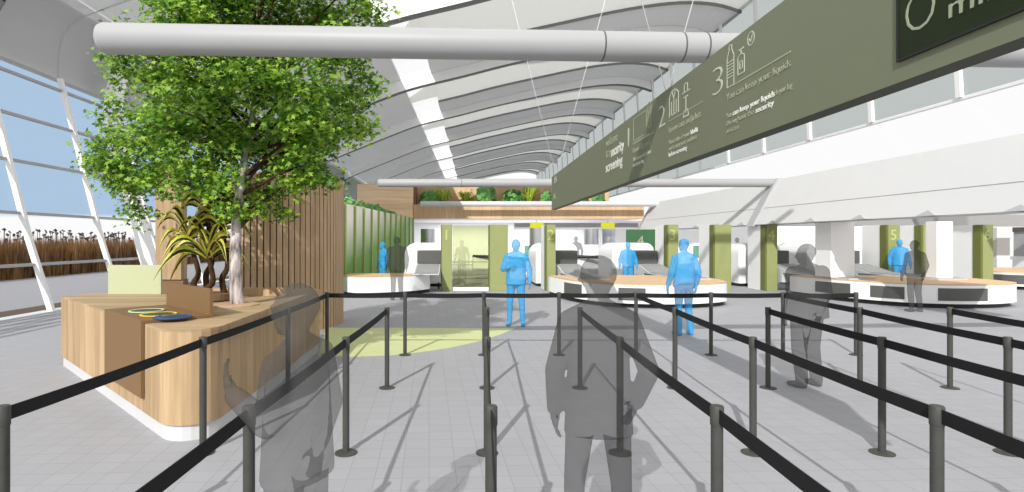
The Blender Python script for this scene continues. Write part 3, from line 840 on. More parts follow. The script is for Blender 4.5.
def stroke(bm, pts, w=0.012, closed=False):
    """flat line drawn on the sign face; pts in (u,v)"""
    P = [Vector(p) for p in pts]
    if closed: P = P + [P[0]]
    for a, b in zip(P, P[1:]):
        d = (b - a)
        if d.length < 1e-6: continue
        d.normalize(); n = Vector((-d.y, d.x)) * w / 2; a_ = a - d * w / 2; b_ = b + d * w / 2
        q = [a_ - n, b_ - n, b_ + n, a_ + n]
        lo = [bm.verts.new((p.x, FACE, p.y)) for p in q]; hi = [bm.verts.new((p.x, FACE + SGN * 0.003, p.y)) for p in q]
        bm.faces.new(hi); bm.faces.new(lo)
        for k in range(4): bm.faces.new((lo[k], lo[(k + 1) % 4], hi[(k + 1) % 4], hi[k]))
def circ(cx, cz, r, n=16, sy=1.0): return [(cx + r * math.cos(2 * PI * k / n), cz + r * sy * math.sin(2 * PI * k / n)) for k in range(n)]
# title
put_text(sign, 'welcome', su(606), su(617.5), sv(611, 144.5), 0.14, M['textdim'])
put_text(sign, 'to', su(606), su(610), sv(608, 157), 0.15, M['textdim'])
put_text(sign, 'security', su(611), su(624), sv(617, 153.5), 0.16, M['textbold'], offset=0.015)
put_text(sign, 'screening', su(606), su(622.5), sv(614, 168.5), 0.16, M['textbold'], offset=0.015)
# step 1
put_text(sign, '1', su(628.1), su(629.2), sv(628.5, 147), 0.28, M['text'], offset=-0.012)
bm = bmesh.new()
u0, u1 = su(633.5), su(646.5); vt, vb = sv(633.5, 119.5), sv(633.5, 141)
stroke(bm, [(u0, vb), (u0, vt), (u1, vt), (u1, vb)], 0.016, True)
stroke(bm, [(u0 - 0.02, vb - 0.03), (u1 + 0.1, vb - 0.03)], 0.02)
uc = su(649.5); stroke(bm, circ(uc, vt - 0.02, 0.07, 14, 1.3), 0.014, True); stroke(bm, circ(uc, vt - 0.02, 0.03, 10), 0.012, True)
stroke(bm, [(uc - 0.06, vb + 0.06), (uc - 0.06, vb + 0.22), (uc + 0.06, vb + 0.22), (uc + 0.06, vb + 0.06)], 0.014, True)
stroke(bm, [(uc - 0.03, vb + 0.22), (uc - 0.03, vb + 0.27), (uc + 0.03, vb + 0.27), (uc + 0.03, vb + 0.22)], 0.012)
obj('laptop_pictogram', bm, M['textdim'], sign)
bm = bmesh.new(); vv = sv(633, 144.5); stroke(bm, [(su(633), vv), (su(655), vv)], 0.012); obj('rule', bm, M['textdim'], sign)
put_text(sign, 'Remove electronics', su(633), su(651), sv(633, 153.5), 0.075, M['textdim'])
put_text(sign, 'Take laptops and tablets', su(633), su(651), sv(633, 161.5), 0.05, M['text'])
put_text(sign, 'out of your bag', su(633), su(644), sv(633, 167), 0.05, M['textbold'])
# step 2
put_text(sign, '2', su(659), su(665.3), sv(662, 127), 0.27, M['text'], offset=-0.022)
bm = bmesh.new()
ua, ub = su(669.5), su(678.5); vt, vb = sv(674, 90), sv(674, 114)
um = (ua + ub) / 2; W_ = ub - ua
stroke(bm, [(ua, vb), (ua, vt - 0.05), (um - W_ * 0.2, vt), (um + W_ * 0.2, vt), (ub, vt - 0.05), (ub, vb)], 0.014)
stroke(bm, [(ua + W_ * 0.24, vb), (ua + W_ * 0.24, vt - 0.12)], 0.012); stroke(bm, [(ub - W_ * 0.24, vb), (ub - W_ * 0.24, vt - 0.12)], 0.012)
stroke(bm, [(ua + W_ * 0.24, vb), (ub - W_ * 0.24, vb)], 0.012); stroke(bm, [(um, vb), (um, vt - 0.09), (um - W_ * 0.2, vt)], 0.012); stroke(bm, [(um, vt - 0.09), (um + W_ * 0.2, vt)], 0.012)
uc = su(686); vt2 = sv(686, 83)
stroke(bm, [(uc - 0.09, vt2 - 0.09), (uc + 0.1, vt2 - 0.09)], 0.012)
stroke(bm, [(uc - 0.05, vt2 - 0.09), (uc - 0.04, vt2 - 0.01), (uc, vt2), (uc + 0.04, vt2 - 0.01), (uc + 0.05, vt2 - 0.09)], 0.012)
stroke(bm, [(uc - 0.05, vt2 - 0.14), (uc + 0.05, vt2 - 0.14)], 0.014); stroke(bm, [(uc, vt2 - 0.14), (uc, vt2 - 0.3)], 0.016)
stroke(bm, [(uc - 0.07, vt2 - 0.34), (uc + 0.07, vt2 - 0.34), (uc + 0.05, vt2 - 0.28), (uc - 0.05, vt2 - 0.28)], 0.014, True)
obj('clothing_pictogram', bm, M['text'], sign)
bm = bmesh.new(); vv = sv(669, 121.5); stroke(bm, [(su(669), vv), (su(703), vv)], 0.012); obj('rule', bm, M['textdim'], sign)
put_text(sign, 'Remove coats and jackets', su(669), su(701), sv(669, 133.5), 0.07, M['textdim'])
put_text(sign, 'Please take off your', su(669), su(690), sv(669, 145), 0.05, M['textdim'])
put_text(sign, 'belt and hat', su(691), su(698), sv(669, 145), 0.05, M['textbold'])
put_text(sign, 'and empty your pockets', su(669), su(697), sv(669, 151), 0.05, M['textdim'])
put_text(sign, 'before screening', su(669), su(687), sv(669, 157), 0.05, M['textbold'])
# step 3
put_text(sign, '3', su(713), su(723), sv(718, 94.3), 0.265, M['text'], offset=-0.026)
bm = bmesh.new()
ua, ub = su(727.2), su(734); vb = sv(730, 86.5); vt = vb + 0.3; W_ = ub - ua; um = (ua + ub) / 2
stroke(bm, [(ua, vb), (ua, vb + 0.25), (ua + W_ * 0.3, vb + 0.31), (ua + W_ * 0.3, vb + 0.35), (ub - W_ * 0.3, vb + 0.35), (ub - W_ * 0.3, vb + 0.31), (ub, vb + 0.25), (ub, vb)], 0.008, True)
for k in range(6): stroke(bm, [(ua, vb + 0.08 + 0.026 * k), (ub, vb + 0.08 + 0.026 * k)], 0.008)
ua, ub = su(738), su(744.5); vb2 = sv(741, 73.5); W_ = ub - ua; um = (ua + ub) / 2
stroke(bm, [(ua, vb2), (ua, vb2 + 0.14), (um - W_ * 0.15, vb2 + 0.16), (um + W_ * 0.15, vb2 + 0.16), (ub, vb2 + 0.14), (ub, vb2)], 0.008, True)
stroke(bm, [(um - W_ * 0.3, vb2 + 0.2), (um + W_ * 0.35, vb2 + 0.2)], 0.012); stroke(bm, [(um, vb2 + 0.16), (um, vb2 + 0.2)], 0.012)
stroke(bm, [(um - W_ * 0.2, vb2 + 0.04), (um + W_ * 0.2, vb2 + 0.04), (um + W_ * 0.2, vb2 + 0.1), (um - W_ * 0.2, vb2 + 0.1)], 0.008, True)
uc, vc = su(751), sv(751, 38.5); stroke(bm, circ(uc, vc, 0.052, 20), 0.01, True); stroke(bm, [(uc - 0.022, vc), (uc - 0.005, vc - 0.02), (uc + 0.025, vc + 0.024)], 0.01)
obj('bottle_pictogram', bm, M['text'], sign)
bm = bmesh.new(); vv = sv(734, 84.8); stroke(bm, [(su(734), vv), (su(790.5), vv)], 0.012); obj('rule', bm, M['textdim'], sign)
put_text(sign, 'You can keep your liquids', su(726.5), su(791), sv(726.5, 101), 0.06, M['textdim'])
put_text(sign, 'You', su(726.5), su(731.5), sv(727, 118.5), 0.045, M['textdim'])
put_text(sign, 'can keep your liquids', su(733), su(775), sv(727, 118.5), 0.045, M['textbold'], offset=0.012)
put_text(sign, 'in your bag', su(776.5), su(792.5), sv(727, 118.5), 0.045, M['textdim'])
put_text(sign, 'throughout the', su(726.5), su(754), sv(727, 126), 0.045, M['textdim'])
put_text(sign, 'security', su(756), su(774), sv(727, 126), 0.045, M['textbold'], offset=0.012)
put_text(sign, 'process', su(726.5), su(739), sv(727, 133.5), 0.045, M['textdim'])
# vertical lettering near the far end
put_text(sign, 'B', su(554.5), su(557), sv(555, 183), 0.16, M['text']); put_text(sign, 'A', su(553.5), su(555.5), sv(555, 199), 0.16, M['text'])
# display
d0 = (15.4 - SD(897)) + 0.03 ; scr0, scr1 = d0, (15.4 - 1.5)
scz0, scz1 = EYE + 0.935, EYE + 1.62
bm = bmesh.new(); ya, yb = (FACE, FACE + SGN * 0.012); box(bm, scr0, scr1, min(ya, yb), max(ya, yb), scz0, scz1)
scr = obj('display_screen', bm, M['screen'], sign)
bm = bmesh.new()
yc = FACE + SGN * 0.016
for (a, b, c, d) in ((scr0 - 0.012, scr1, scz0 - 0.012, scz0), (scr0 - 0.012, scr0, scz0, scz1), (scr0 - 0.012, scr1, scz1, scz1 + 0.012)):
    box(bm, a, b, min(FACE, yc), max(FACE, yc), c, d)
obj('bezel', bm, M['black'], scr)
_F = FACE; FACE = FACE + SGN * 0.012
put_text(sign, '8', su(908.5), su(938), sv(915, 36), 0.43, M['textdim'], offset=-0.034, name='queue_time_number')
put_text(sign, 'minutes', su(952), su(952) + 0.62, sv(953, 18), 0.1, M['textdim'], offset=0.0)
FACE = _F
# cables
def cable(p, dxs, zt_, label):
    t = thing('sign_cable', label, 'cable', p)
    for d in dxs:
        bm = bmesh.new(); tube(bm, [(0, 0, 0), (d * (zt_ - p[2]), 0, zt_ - p[2])], 0.006 if p[1] < 10 else 0.007, 6); obj('wire', bm, M['cable'], t)
    bm = bmesh.new(); lathe(bm, [(0.02, 0.0), (0.03, 0.03), (0.01, 0.06)], seg=10); obj('anchor', bm, M['cable'], t)
D_ = SD(660); cable((2.235 + 0.0246 * D_ + 0.08, D_, sz1), (-0.27, 0.28), EYE + 9, 'pair of white wires holding the sign above its number two')
cable((sA.x + 0.08, 15.2, sz1), (-0.25, 0.28), EYE + 10.6, 'pair of fine wires holding the far end of the sign')
bm = bmesh.new(); box(bm, -1.5, 6.5, D_ - 0.1, D_ + 0.1, EYE + 9, EYE + 9.2); struct(obj('trim_32', bm, M['rib']))

# ------------------------------------------------------------------ checkpoint lanes
def olive_post(x, D, w_, num, label, dark=True, side=0.35, panel=0.9):
    t = thing('lane_post', label, 'post', (x, D, 0), 0)
    h = EYE + 0.53
    bm = bmesh.new(); box(bm, 0, w_, 0, side, 0, h); bevel_all(bm, 0.006, 1); obj('post_body', bm, M['olive'], t)
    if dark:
        bm = bmesh.new(); box(bm, -0.04, -0.002, 0.04, side, 0, h - 0.01); obj('shaded_side', bm, M['olive_shaded'], t)  # darker olive strip paints the shade on the post's left side
    if panel:
        bm = bmesh.new(); box(bm, -0.02, 0.04, side + 0.01, side + panel, 0, h); obj('side_panel', bm, M['bright'], t)
    if num:
        me = text_mesh(num, 0.5, 0.003)
        for v in me.vertices:
            x_, y_, z_ = v.co; v.co = (x_ + w_ * 0.5 - 0.15, -0.001 - (0.003 + z_) * 0.5, y_ + h - 0.52)
        me.materials.clear(); me.materials.append(M['number']); obj('number', me, [], t)
    return t
PD = 19.6
def X_(px, D=PD): return (px - PX) / F * D
olive_post(X_(442), PD, 0.35, '1', 'olive post marked 1 at the left of the green glass gate', panel=0)
olive_post(X_(490), PD, 0.62, '', 'broad plain olive panel at the right of the green glass gate', panel=0)
olive_post(X_(547), PD, 0.3, '2', 'olive lane post marked 2 beside a white scanner')
olive_post(X_(668.5), PD, 0.34, '3', 'olive lane post marked 3 behind the blue figure')
olive_post(X_(715), PD, 0.56, '', 'broad plain olive post right of the middle desk')
olive_post(X_(767), PD, 0.36, '4', 'olive lane post marked 4')
olive_post(X_(888.5), PD, 0.4, '5', 'olive lane post marked 5 behind a blue figure')
olive_post(X_(930.5), PD + 0.3, 0.3, '', 'plain olive post between number 5 and the white column')
olive_post(X_(983), PD, 0.36, '6', 'olive lane post marked 6 at the far right')
gg = thing('glass_gate', 'green tinted glass panel between two olive posts', 'glass panel', (X_(452.5), PD + 0.1, 0))
gw = X_(489.5) - X_(452.5) - 0.01
bm = bmesh.new(); box(bm, 0, gw, 0, 0.02, 0.12, EYE + 0.5); obj('pane', bm, M['glass_green'], gg)
bm = bmesh.new(); box(bm, 0, gw, -0.01, 0.03, 0.0, 0.12); obj('bottom_rail', bm, M['white'], gg)
bm = bmesh.new(); box(bm, 0, gw, -0.01, 0.03, EYE - 0.78, EYE - 0.74); obj('mid_rail', bm, M['olive'], gg)

def desk(label, shift, front, backD, panels, H=0.62):
    """front: list of (X,D) along the front edge, left to right"""
    fr = smoothcurve([Vector((x + shift, d, 0)) for x, d in front], 8)
    cx = sum(p.x for p in fr) / len(fr); cy = backD
    t = thing('curved_desk', label, 'desk', (cx, cy, 0))
    loc = [(p.x - cx, p.y - cy) for p in fr]
    poly = loc + [(loc[-1][0], 0.0), (loc[0][0], 0.0)]
    ins = [(x * 0.985, y + 0.14) for x, y in loc]; polyi = ins + [(ins[-1][0], -0.02), (ins[0][0], -0.02)]
    bm = bmesh.new(); prism(bm, poly, 0.12, H - 0.03); obj('body', bm, M['bright'], t)
    bm = bmesh.new(); prism(bm, polyi, 0.0, 0.12); obj('plinth', bm, M['black'], t)
    bm = bmesh.new(); prism(bm, poly, H - 0.03, H); obj('desk_top', bm, M['wood_edge'], t)
    for (f0, f1) in panels:
        i0, i1 = int(f0 * (len(loc) - 1)), int(f1 * (len(loc) - 1)); bm = bmesh.new(); rows = []
        for i in range(i0, i1 + 1):
            x, y = loc[i]; a = Vector(loc[max(i - 1, 0)]); b = Vector(loc[min(i + 1, len(loc) - 1)]); tt = (b - a).normalized(); n = Vector((tt.y, -tt.x)) * 0.012
            m_ = n * -1.0
            rows.append([bm.verts.new((x + n.x, y + n.y, 0.2)), bm.verts.new((x + n.x, y + n.y, H - 0.1)), bm.verts.new((x + m_.x, y + m_.y, H - 0.1)), bm.verts.new((x + m_.x, y + m_.y, 0.2))])
        for r0, r1 in zip(rows, rows[1:]):
            for k in range(4): bm.faces.new((r0[k], r0[(k + 1) % 4], r1[(k + 1) % 4], r1[k]))
        bm.faces.new(rows[0]); bm.faces.new(rows[-1])
        obj('dark_inset', bm, M['darkgrey'], t)
    return t
fr2 = [(3.0, 18.0), (3.3, 16.2), (3.9, 15.0), (4.85, 14.5), (5.9, 14.5), (6.8, 14.85), (7.35, 15.4), (7.6, 16.4)]
desk('white curved desk with wooden top in the middle, behind the grey man', 0, fr2, 18.3, [(0.12, 0.2), (0.34, 0.44)])
desk('long white curved desk with wooden top at the right, in front of post 4', 7.75, fr2, 18.3, [(0.08, 0.17), (0.22, 0.32), (0.4, 0.56)])
desk('white desk at the right edge beyond post 6', 15.9, [(x, d + 5.0) for x, d in fr2], 23.4, [(0.1, 0.4)])
desk('low pale desk with wood edge in front of the green fin wall', 0, [(-3.55, 18.0), (-3.0, 17.55), (-2.2, 17.7), (-1.4, 18.2), (-0.85, 19.0)], 19.4, [])

def make_scanner():
    t = thing('baggage_scanner', 'x', 'scanner', (0, 0, 0))
    bm = bmesh.new()
    prism_y(bm, rounded([(-0.95, 0.12), (0.6, 0.12), (0.6, 1.64), (-0.95, 1.64)], [0, 0, 0.3, 0.42], 8), 0.9, 3.0)
    obj('housing', bm, M['bright'], t)
    bm = bmesh.new(); prism_y(bm, [(-0.85, 0), (0.5, 0), (0.5, 0.12), (-0.85, 0.12)], 1.0, 2.9); obj('plinth', bm, M['black'], t)
    bm = bmesh.new(); box(bm, -0.42, 0.42, 0.0, 0.9, 0.9, 1.37); bevel_all(bm, 0.02); obj('tunnel_mouth', bm, M['darkgrey'], t)
    return t
def make_conveyor(L0=-4.3):
    t = thing('roller_conveyor', 'x', 'conveyor', (0, 0, 0))
    bm = bmesh.new(); vs_ = []
    L1 = -0.02
    pf = [(L0, 0.65), (-1.6, 0.66), (L1 - 0.5, 0.88), (L1, 0.88), (L1, 0.3), (-1.0, 0.3), (-1.04, 0.625), (L0, 0.625)]
    a = [bm.verts.new((-0.42, y, z)) for y, z in pf]; b = [bm.verts.new((0.42, y, z)) for y, z in pf]
    n = len(pf)
    for i in range(n): bm.faces.new((a[i], a[(i + 1) % n], b[(i + 1) % n], b[i]))
    bm.faces.new(a); bm.faces.new(b); obj('frame', bm, M['lightgrey'], t)
    bm = bmesh.new(); pf = [(L0 + 0.02, 0.665), (-1.6, 0.685), (L1 - 0.5, 0.9), (L1, 0.9)]
    lo = [(y, z - 0.02) for y, z in reversed(pf)]; pf2 = pf + lo
    a = [bm.verts.new((-0.38, y, z)) for y, z in pf2]; b = [bm.verts.new((0.38, y, z)) for y, z in pf2]; n = len(pf2)
    for i in range(n): bm.faces.new((a[i], a[(i + 1) % n], b[(i + 1) % n], b[i]))
    bm.faces.new(a); bm.faces.new(b); obj('belt_surface', bm, M['beltgrey'], t)
    for x in (-0.36, 0.36):
        bm = bmesh.new(); tube(bm, [(x, L1 - 0.15, 0.0), (x, L1 - 0.15, 0.35)], 0.03, 10); obj('leg', bm, M['black'], t)
    return t
sc0 = make_scanner(); cvs = make_conveyor(-2.2); cv0 = make_conveyor()
lanes = [(-0.94, 'left of olive post 1'), (3.99, 'beside olive post 2'), (6.86, 'left of olive post 3'), (11.6, 'right of olive post 4'), (14.15, 'left of olive post 5')]
for i, (x, where) in enumerate(lanes):
    ls = 'white rounded baggage scanner with dark mouth, ' + where; lc = 'grey sloping conveyor feeding the scanner ' + where
    if i == 0: s, c = sc0, cvs
    elif i == 1: s, c = dup(sc0, (x, 20.5, 0)), cv0
    else: s, c = dup(sc0, (x, 20.5, 0)), dup(cv0, (x, 20.5, 0))
    s.location = (x, 20.5, 0); c.location = (x, 20.5, 0)
    s['label'] = ls; s['group'] = 'baggage scanners'; c['label'] = lc; c['group'] = 'scanner conveyors'
# far recirculation conveyors with black edge
for i, (x, lab) in enumerate([(1.9, 'black edged return conveyor seen right of the green glass gate'), (6.0, 'black edged return conveyor behind the middle scanners'), (13.0, 'black edged return conveyor behind post 4')]):
    t = thing('return_conveyor', lab, 'conveyor', (x, 24.5, 0), 0, 'return conveyors')
    bm = bmesh.new()
    P = [(-1.1, 1.0, 1.02), (0.5, 0.4, 0.98), (1.6, -0.6, 0.86)]
    tube(bm, smoothcurve(P, 6), 0.07, 8); obj('black_edge', bm, M['black'], t)
    bm = bmesh.new(); box(bm, -1.1, 0.6, 0.9, 1.7, 0.2, 1.0); bevel_all(bm, 0.05); obj('body', bm, M['bright'], t)
    bm = bmesh.new(); box(bm, 0.5, 1.2, 0.3, 0.9, 0.0, 0.9); bevel_all(bm, 0.05); obj('support', bm, M['lightgrey'], t)
# columns
def column(x, w_, D, d, m, label, z1, z0=0.0):
    t = thing('column', label, 'column', (x, D, 0))
    bm = bmesh.new(); box(bm, 0, w_, 0, d, z0, z1); bevel_all(bm, 0.01, 1); obj('shaft', bm, m, t)
    bm = bmesh.new(); box(bm, -0.02, w_ + 0.02, -0.02, d + 0.02, z0, z0 + 0.03); obj('column_base', bm, M['midgrey'], t)
column(11.05, 0.7, 16.75, 0.75, M['bright'], 'wide bright white square column above the right desk', EYE + 0.53, 0.63)
column(X_(937, 16.3), 0.46, 16.3, 0.4, M['bright'], 'slim white column rising behind the right end of the desk', EYE + 0.53, 0.63)
column(X_(997, 24), 0.55, 24, 0.5, M['lightgrey'], 'pale grey column at the far right edge', EYE + 0.53)
# silver drums
for px, D, z0, lab in ((591, 31, 1.5, 'left one of two silver round columns under the timber fascia'), (609, 31, 1.5, 'right one of two silver round columns under the timber fascia'), (537, 29, 1.3, 'silver round column behind the head of the blue figure'), (428, 31, 0, 'silver round column above the left scanner')):
    t = thing('silver_column', lab, 'column', (X_(px, D), D, 0), 0, 'silver columns')
    bm = bmesh.new(); lathe(bm, [(0.4, z0), (0.4, EYE + 0.6)], seg=32); o = obj('casing', bm, M['steel'], t, smooth=True); smooth_by_angle(o)
    if z0:
        bm = bmesh.new(); lathe(bm, [(0.42, 0), (0.42, z0)], seg=32); o = obj('column_base', bm, M['bright'], t)
# yellow signs, green display
for px, lab in ((537, 'small yellow hanging sign above olive post 2'), (608, 'small yellow hanging sign over the silver columns')):
    t = thing('yellow_sign', lab, 'sign', (X_(px, 30), 30, 0), 0)
    bm = bmesh.new(); box(bm, -0.36, 0.36, 0, 0.08, EYE + 0.62, EYE + 0.92); bevel_all(bm, 0.01); obj('sign_panel', bm, M['yellow'], t)
    bm = bmesh.new(); tube(bm, [(0, 0.04, EYE + 0.92), (0, 0.04, EYE + 1.25)], 0.02, 6); obj('hanger', bm, M['midgrey'], t)
t = thing('gate_board', 'dark green board showing a white 4 behind the scanner', 'sign', (X_(641.5, 27), 27, 0), 0)
bm = bmesh.new(); box(bm, -0.72, 0.72, 0, 0.06, 1.25, EYE + 0.5); obj('board', bm, M['greensign'], t)
bm = bmesh.new(); box(bm, -0.7, 0.7, 0.06, 0.3, 0, 1.25); obj('stand', bm, M['bright'], t)
me = text_mesh('4', 0.65, 0.004)
for v in me.vertices: x_, y_, z_ = v.co; v.co = (x_ - 0.2, -0.006 - z_ * 0.5, y_ + 1.5)
me.materials.clear(); me.materials.append(M['textdim']); obj('number', me, [], t)
for px, D, w_, lab in ((532, 26.6, 0.7, 'pale teal glass screen right of the blue figure'), (700, 25.5, 0.6, 'pale teal glass screen behind post 3')):
    t = thing('glass_screen', lab, 'glass panel', (X_(px, D), D, 0), 0)
    bm = bmesh.new(); box(bm, -w_ / 2, w_ / 2, 0, 0.02, 0.95, 1.5); obj('pane', bm, M['glass_teal'], t)
    bm = bmesh.new(); box(bm, -w_ / 2, w_ / 2, -0.02, 0.4, 0, 0.95); obj('cabinet', bm, M['bright'], t)
# dark shelf cabinet at the far right
t = thing('wall_cabinet', 'grey open cabinet beyond the far right desk', 'cabinet', (24.3, 24.2, 0), 0)
bm = bmesh.new(); box(bm, 0, 2.5, 0, 0.6, 1.05, 2.25); obj('back_panel', bm, M['midgrey'], t)
bm = bmesh.new(); box(bm, -0.05, 2.55, -0.1, 0.6, 2.1, 2.3); obj('top_shelf', bm, M['darkgrey'], t)
bm = bmesh.new(); box(bm, -0.05, 2.55, -0.1, 0.6, 0, 1.05); obj('base_unit', bm, M['bright'], t)

# ------------------------------------------------------------------ greenery on the ledge
def bush_mesh(n, r, hgt, size, shape):
    v = rng.normal(size=(n, 3)); v /= np.linalg.norm(v, axis=1, keepdims=True)
    c = v * (rng.random((n, 1)) ** 0.4) * np.array([r, r * 0.7, hgt / 2]); c[:, 2] += hgt / 2
    nv = v + rng.normal(size=(n, 3)) * 0.4 + np.array([0, -0.4, 0.3])
    return leaf_mesh('foliage', c, nv, rng.uniform(size * 0.7, size * 1.2, n), shape)
oval = [(0.5 * math.cos(2 * PI * i / 8), 0.32 * math.sin(2 * PI * i / 8), 0) for i in range(8)]
LZ = EYE + 1.92
me_b = bush_mesh(170, 0.55, 0.8, 0.26, oval); me_b.materials.append(M['bush'])
def fern_bm():
    bm = bmesh.new()
    for k in range(26):
        strap(bm, Vector((0, 0, 0.02)), k * 2.399, random.uniform(0.45, 0.7), random.uniform(0.5, 0.85), random.uniform(0.0, 0.3), 0.06)
    return bm
bmx = fern_bm(); me_f = bpy.data.meshes.new('fronds'); bmx.to_mesh(me_f); bmx.free(); me_f.materials.append(M['fern']); me_f.materials.append(M['fern'])
place = [(431, 'b', 0.85), (444, 'f', 0.9), (466, 'f', 0.8), (487, 'b', 1.15), (512, 'b', 0.9), (530, 'f', 1.0), (547, 'b', 0.8), (566, 'f', 0.8), (580, 'b', 0.9), (598, 'b', 1.0)]
cnt = {'b': 0, 'f': 0}
nb = sum(1 for p in place if p[1] == 'b'); nf = len(place) - nb
for i, (px, k, s) in enumerate(place):
    cnt[k] += 1
    lab = ('rounded green bush' if k == 'b' else 'spiky yellow-green fern') + ' on the timber ledge, %s %s from the left' % (ordn[cnt[k] - 1], 'bush' if k == 'b' else 'fern')
    o = bpy.data.objects.new('leafy_bush' if k == 'b' else 'fern', me_b if k == 'b' else me_f); COL.objects.link(o)
    o.location = (X_(px, 34), 34.0, LZ); o.scale = (s * 1.45, s * 0.95, s * 1.6); o.rotation_euler = (0, 0, random.uniform(0, 6))
    tag(o, lab, 'plant', 'plants on the timber ledge')
# hanging greenery above the fin wall
n = 900; t_ = rng.random(n); base_ = np.array([[fw0.x, fw0.y, 0]]) + t_[:, None] * 0.72 * np.array([[fd.x, fd.y, 0]])
c = base_ + np.stack([rng.normal(size=n) * 0.15 - 0.35, rng.normal(size=n) * 0.2, HF + 0.03 + np.abs(rng.normal(size=n)) * 0.12 * (1.3 - t_)], 1)
me = leaf_mesh('hedge_top', c, rng.normal(size=(n, 3)) + np.array([0.3, -0.6, 0.5]), rng.uniform(0.12, 0.26, n), oval); me.materials.append(M['bush'])
o = obj('hedge', me, []); tag(o, 'low green hedge showing above the top of the fin wall', 'hedge')
wallbox('trim_33', -4.6, -4.25, 16.5, 28, 0, HF - 0.05, M['white'])

# ------------------------------------------------------------------ reeds outside
n = 26000
yy = 8 + 90 * rng.random(n) ** 1.3; xx = -19.6 - rng.random(n) ** 1.5 * 5.0
hh = rng.normal(1.72, 0.14, n); az = rng.random(n) * PI; wd = rng.uniform(0.02, 0.05, n) * (1 + yy / 60)
lean = rng.normal(size=(n, 2)) * 0.1
V = np.zeros((n, 3, 3)); ca_, sa_ = np.cos(az), np.sin(az)
V[:, 0] = np.stack([xx - wd * ca_, yy - wd * sa_, np.zeros(n) - 0.01], 1); V[:, 1] = np.stack([xx + wd * ca_, yy + wd * sa_, np.zeros(n) - 0.01], 1)
V[:, 2] = np.stack([xx + lean[:, 0], yy + lean[:, 1], hh], 1)
me = bpy.data.meshes.new('reeds'); me.vertices.add(n * 3); me.vertices.foreach_set('co', V.ravel()); me.loops.add(n * 3)
me.loops.foreach_set('vertex_index', np.arange(n * 3, dtype=np.int32)); me.polygons.add(n); me.polygons.foreach_set('loop_start', np.arange(0, n * 3, 3, dtype=np.int32)); me.update(calc_edges=True)
me.materials.append(M['reed'])
rd = obj('reed_bed', me, []); tag(rd, 'bed of dry brown reeds outside the glazed wall', 'reeds'); rd['kind'] = 'stuff'
n = 900; yy = 8 + 90 * rng.random(n) ** 1.3; c = np.stack([-19.7 - rng.random(n) * 3, yy, rng.uniform(1.7, 2.25, n)], 1)
bm = bmesh.new()
hm = leaf_mesh('reed_heads', np.repeat(c, 3, 0) + rng.normal(size=(n * 3, 3)) * 0.02, np.repeat(np.array([[0.7, -0.7, 0]]), n * 3, 0) + rng.normal(size=(n * 3, 3)) * 0.4, rng.uniform(0.09, 0.2, n * 3), [(0.5, 0, 0), (0.2, 0.22, 0), (-0.35, 0.16, 0), (-0.5, 0, 0), (-0.3, -0.2, 0), (0.25, -0.2, 0)])
bm.free(); hm.materials.append(M['reedhead']); ho = obj('seed_heads', hm, [], rd); ho['kind'] = 'stuff'
# stalks for heads
V = np.zeros((n, 3, 3)); V[:, 0] = c + np.array([-0.012, 0, 0]); V[:, 1] = c + np.array([0.012, 0.012, 0]); V[:, 2] = c * np.array([1, 1, 0])
me = bpy.data.meshes.new('stalks'); me.vertices.add(n * 3); me.vertices.foreach_set('co', V.ravel()); me.loops.add(n * 3)
me.loops.foreach_set('vertex_index', np.arange(n * 3, dtype=np.int32)); me.polygons.add(n); me.polygons.foreach_set('loop_start', np.arange(0, n * 3, 3, dtype=np.int32)); me.update(calc_edges=True)
me.materials.append(M['reedhead']); so_ = obj('stalks', me, [], rd); so_['kind'] = 'stuff'

# ------------------------------------------------------------------ people
def ell(bm, c, r, rot=None, sub=3):
    m = Matrix.Translation(Vector(c)) @ (rot.to_4x4() if rot else Matrix.Identity(4)) @ Matrix.Diagonal((r[0], r[1], r[2], 1))
    bmesh.ops.create_icosphere(bm, subdivisions=sub, radius=1.0, matrix=m)
def cap_(bm, p0, r0, p1, r1, seg=14):
    p0 = Vector(p0); p1 = Vector(p1); d = p1 - p0; L_ = d.length
    if L_ > 1e-5:
        q = d.to_track_quat('Z', 'Y').to_matrix().to_4x4()
        bmesh.ops.create_cone(bm, cap_ends=True, segments=seg, radius1=r0, radius2=r1, depth=L_, matrix=Matrix.Translation((p0 + p1) / 2) @ q)
    ell(bm, p0, (r0,) * 3, sub=2); ell(bm, p1, (r1,) * 3, sub=2)
def hand(bm, W, d, n, side, curl=0.35):
    """W wrist, d direction of fingers, n palm normal, side = direction of the thumb"""
    W = Vector(W); d = Vector(d).normalized(); n = Vector(n); n = (n - d * n.dot(d)).normalized(); s = Vector(side); s = (s - d * s.dot(d) - n * s.dot(n)).normalized()
    cap_(bm, W, 0.026, W + d * 0.04, 0.028, 10)
    rot = Matrix((s, n, d)).transposed()
    ell(bm, W + d * 0.055, (0.043, 0.02, 0.052), rot, 2)
    for i, (L_, r) in enumerate(((0.068, 0.0098), (0.076, 0.0102), (0.07, 0.0098), (0.055, 0.0088))):
        b = W + d * 0.09 + s * (0.031 - i * 0.021)
        dd = d + s * (0.10 - 0.07 * i)
        m1 = b + (dd + n * curl * 0.5).normalized() * L_ * 0.5; m2 = m1 + (d + n * curl * 1.6).normalized() * L_ * 0.3; m3 = m2 + (d + n * curl * 2.8).normalized() * L_ * 0.24
        cap_(bm, b, r + 0.001, m1, r, 8); cap_(bm, m1, r, m2, r - 0.001, 8); cap_(bm, m2, r - 0.001, m3, r - 0.002, 8)
    b = W + d * 0.028 + s * 0.034; m1 = b + (s * 0.8 + d * 0.7 + n * 0.3).normalized() * 0.038; m2 = m1 + (s * 0.35 + d + n * 0.4).normalized() * 0.03
    cap_(bm, b, 0.014, m1, 0.0115, 8); cap_(bm, m1, 0.0115, m2, 0.009, 8)
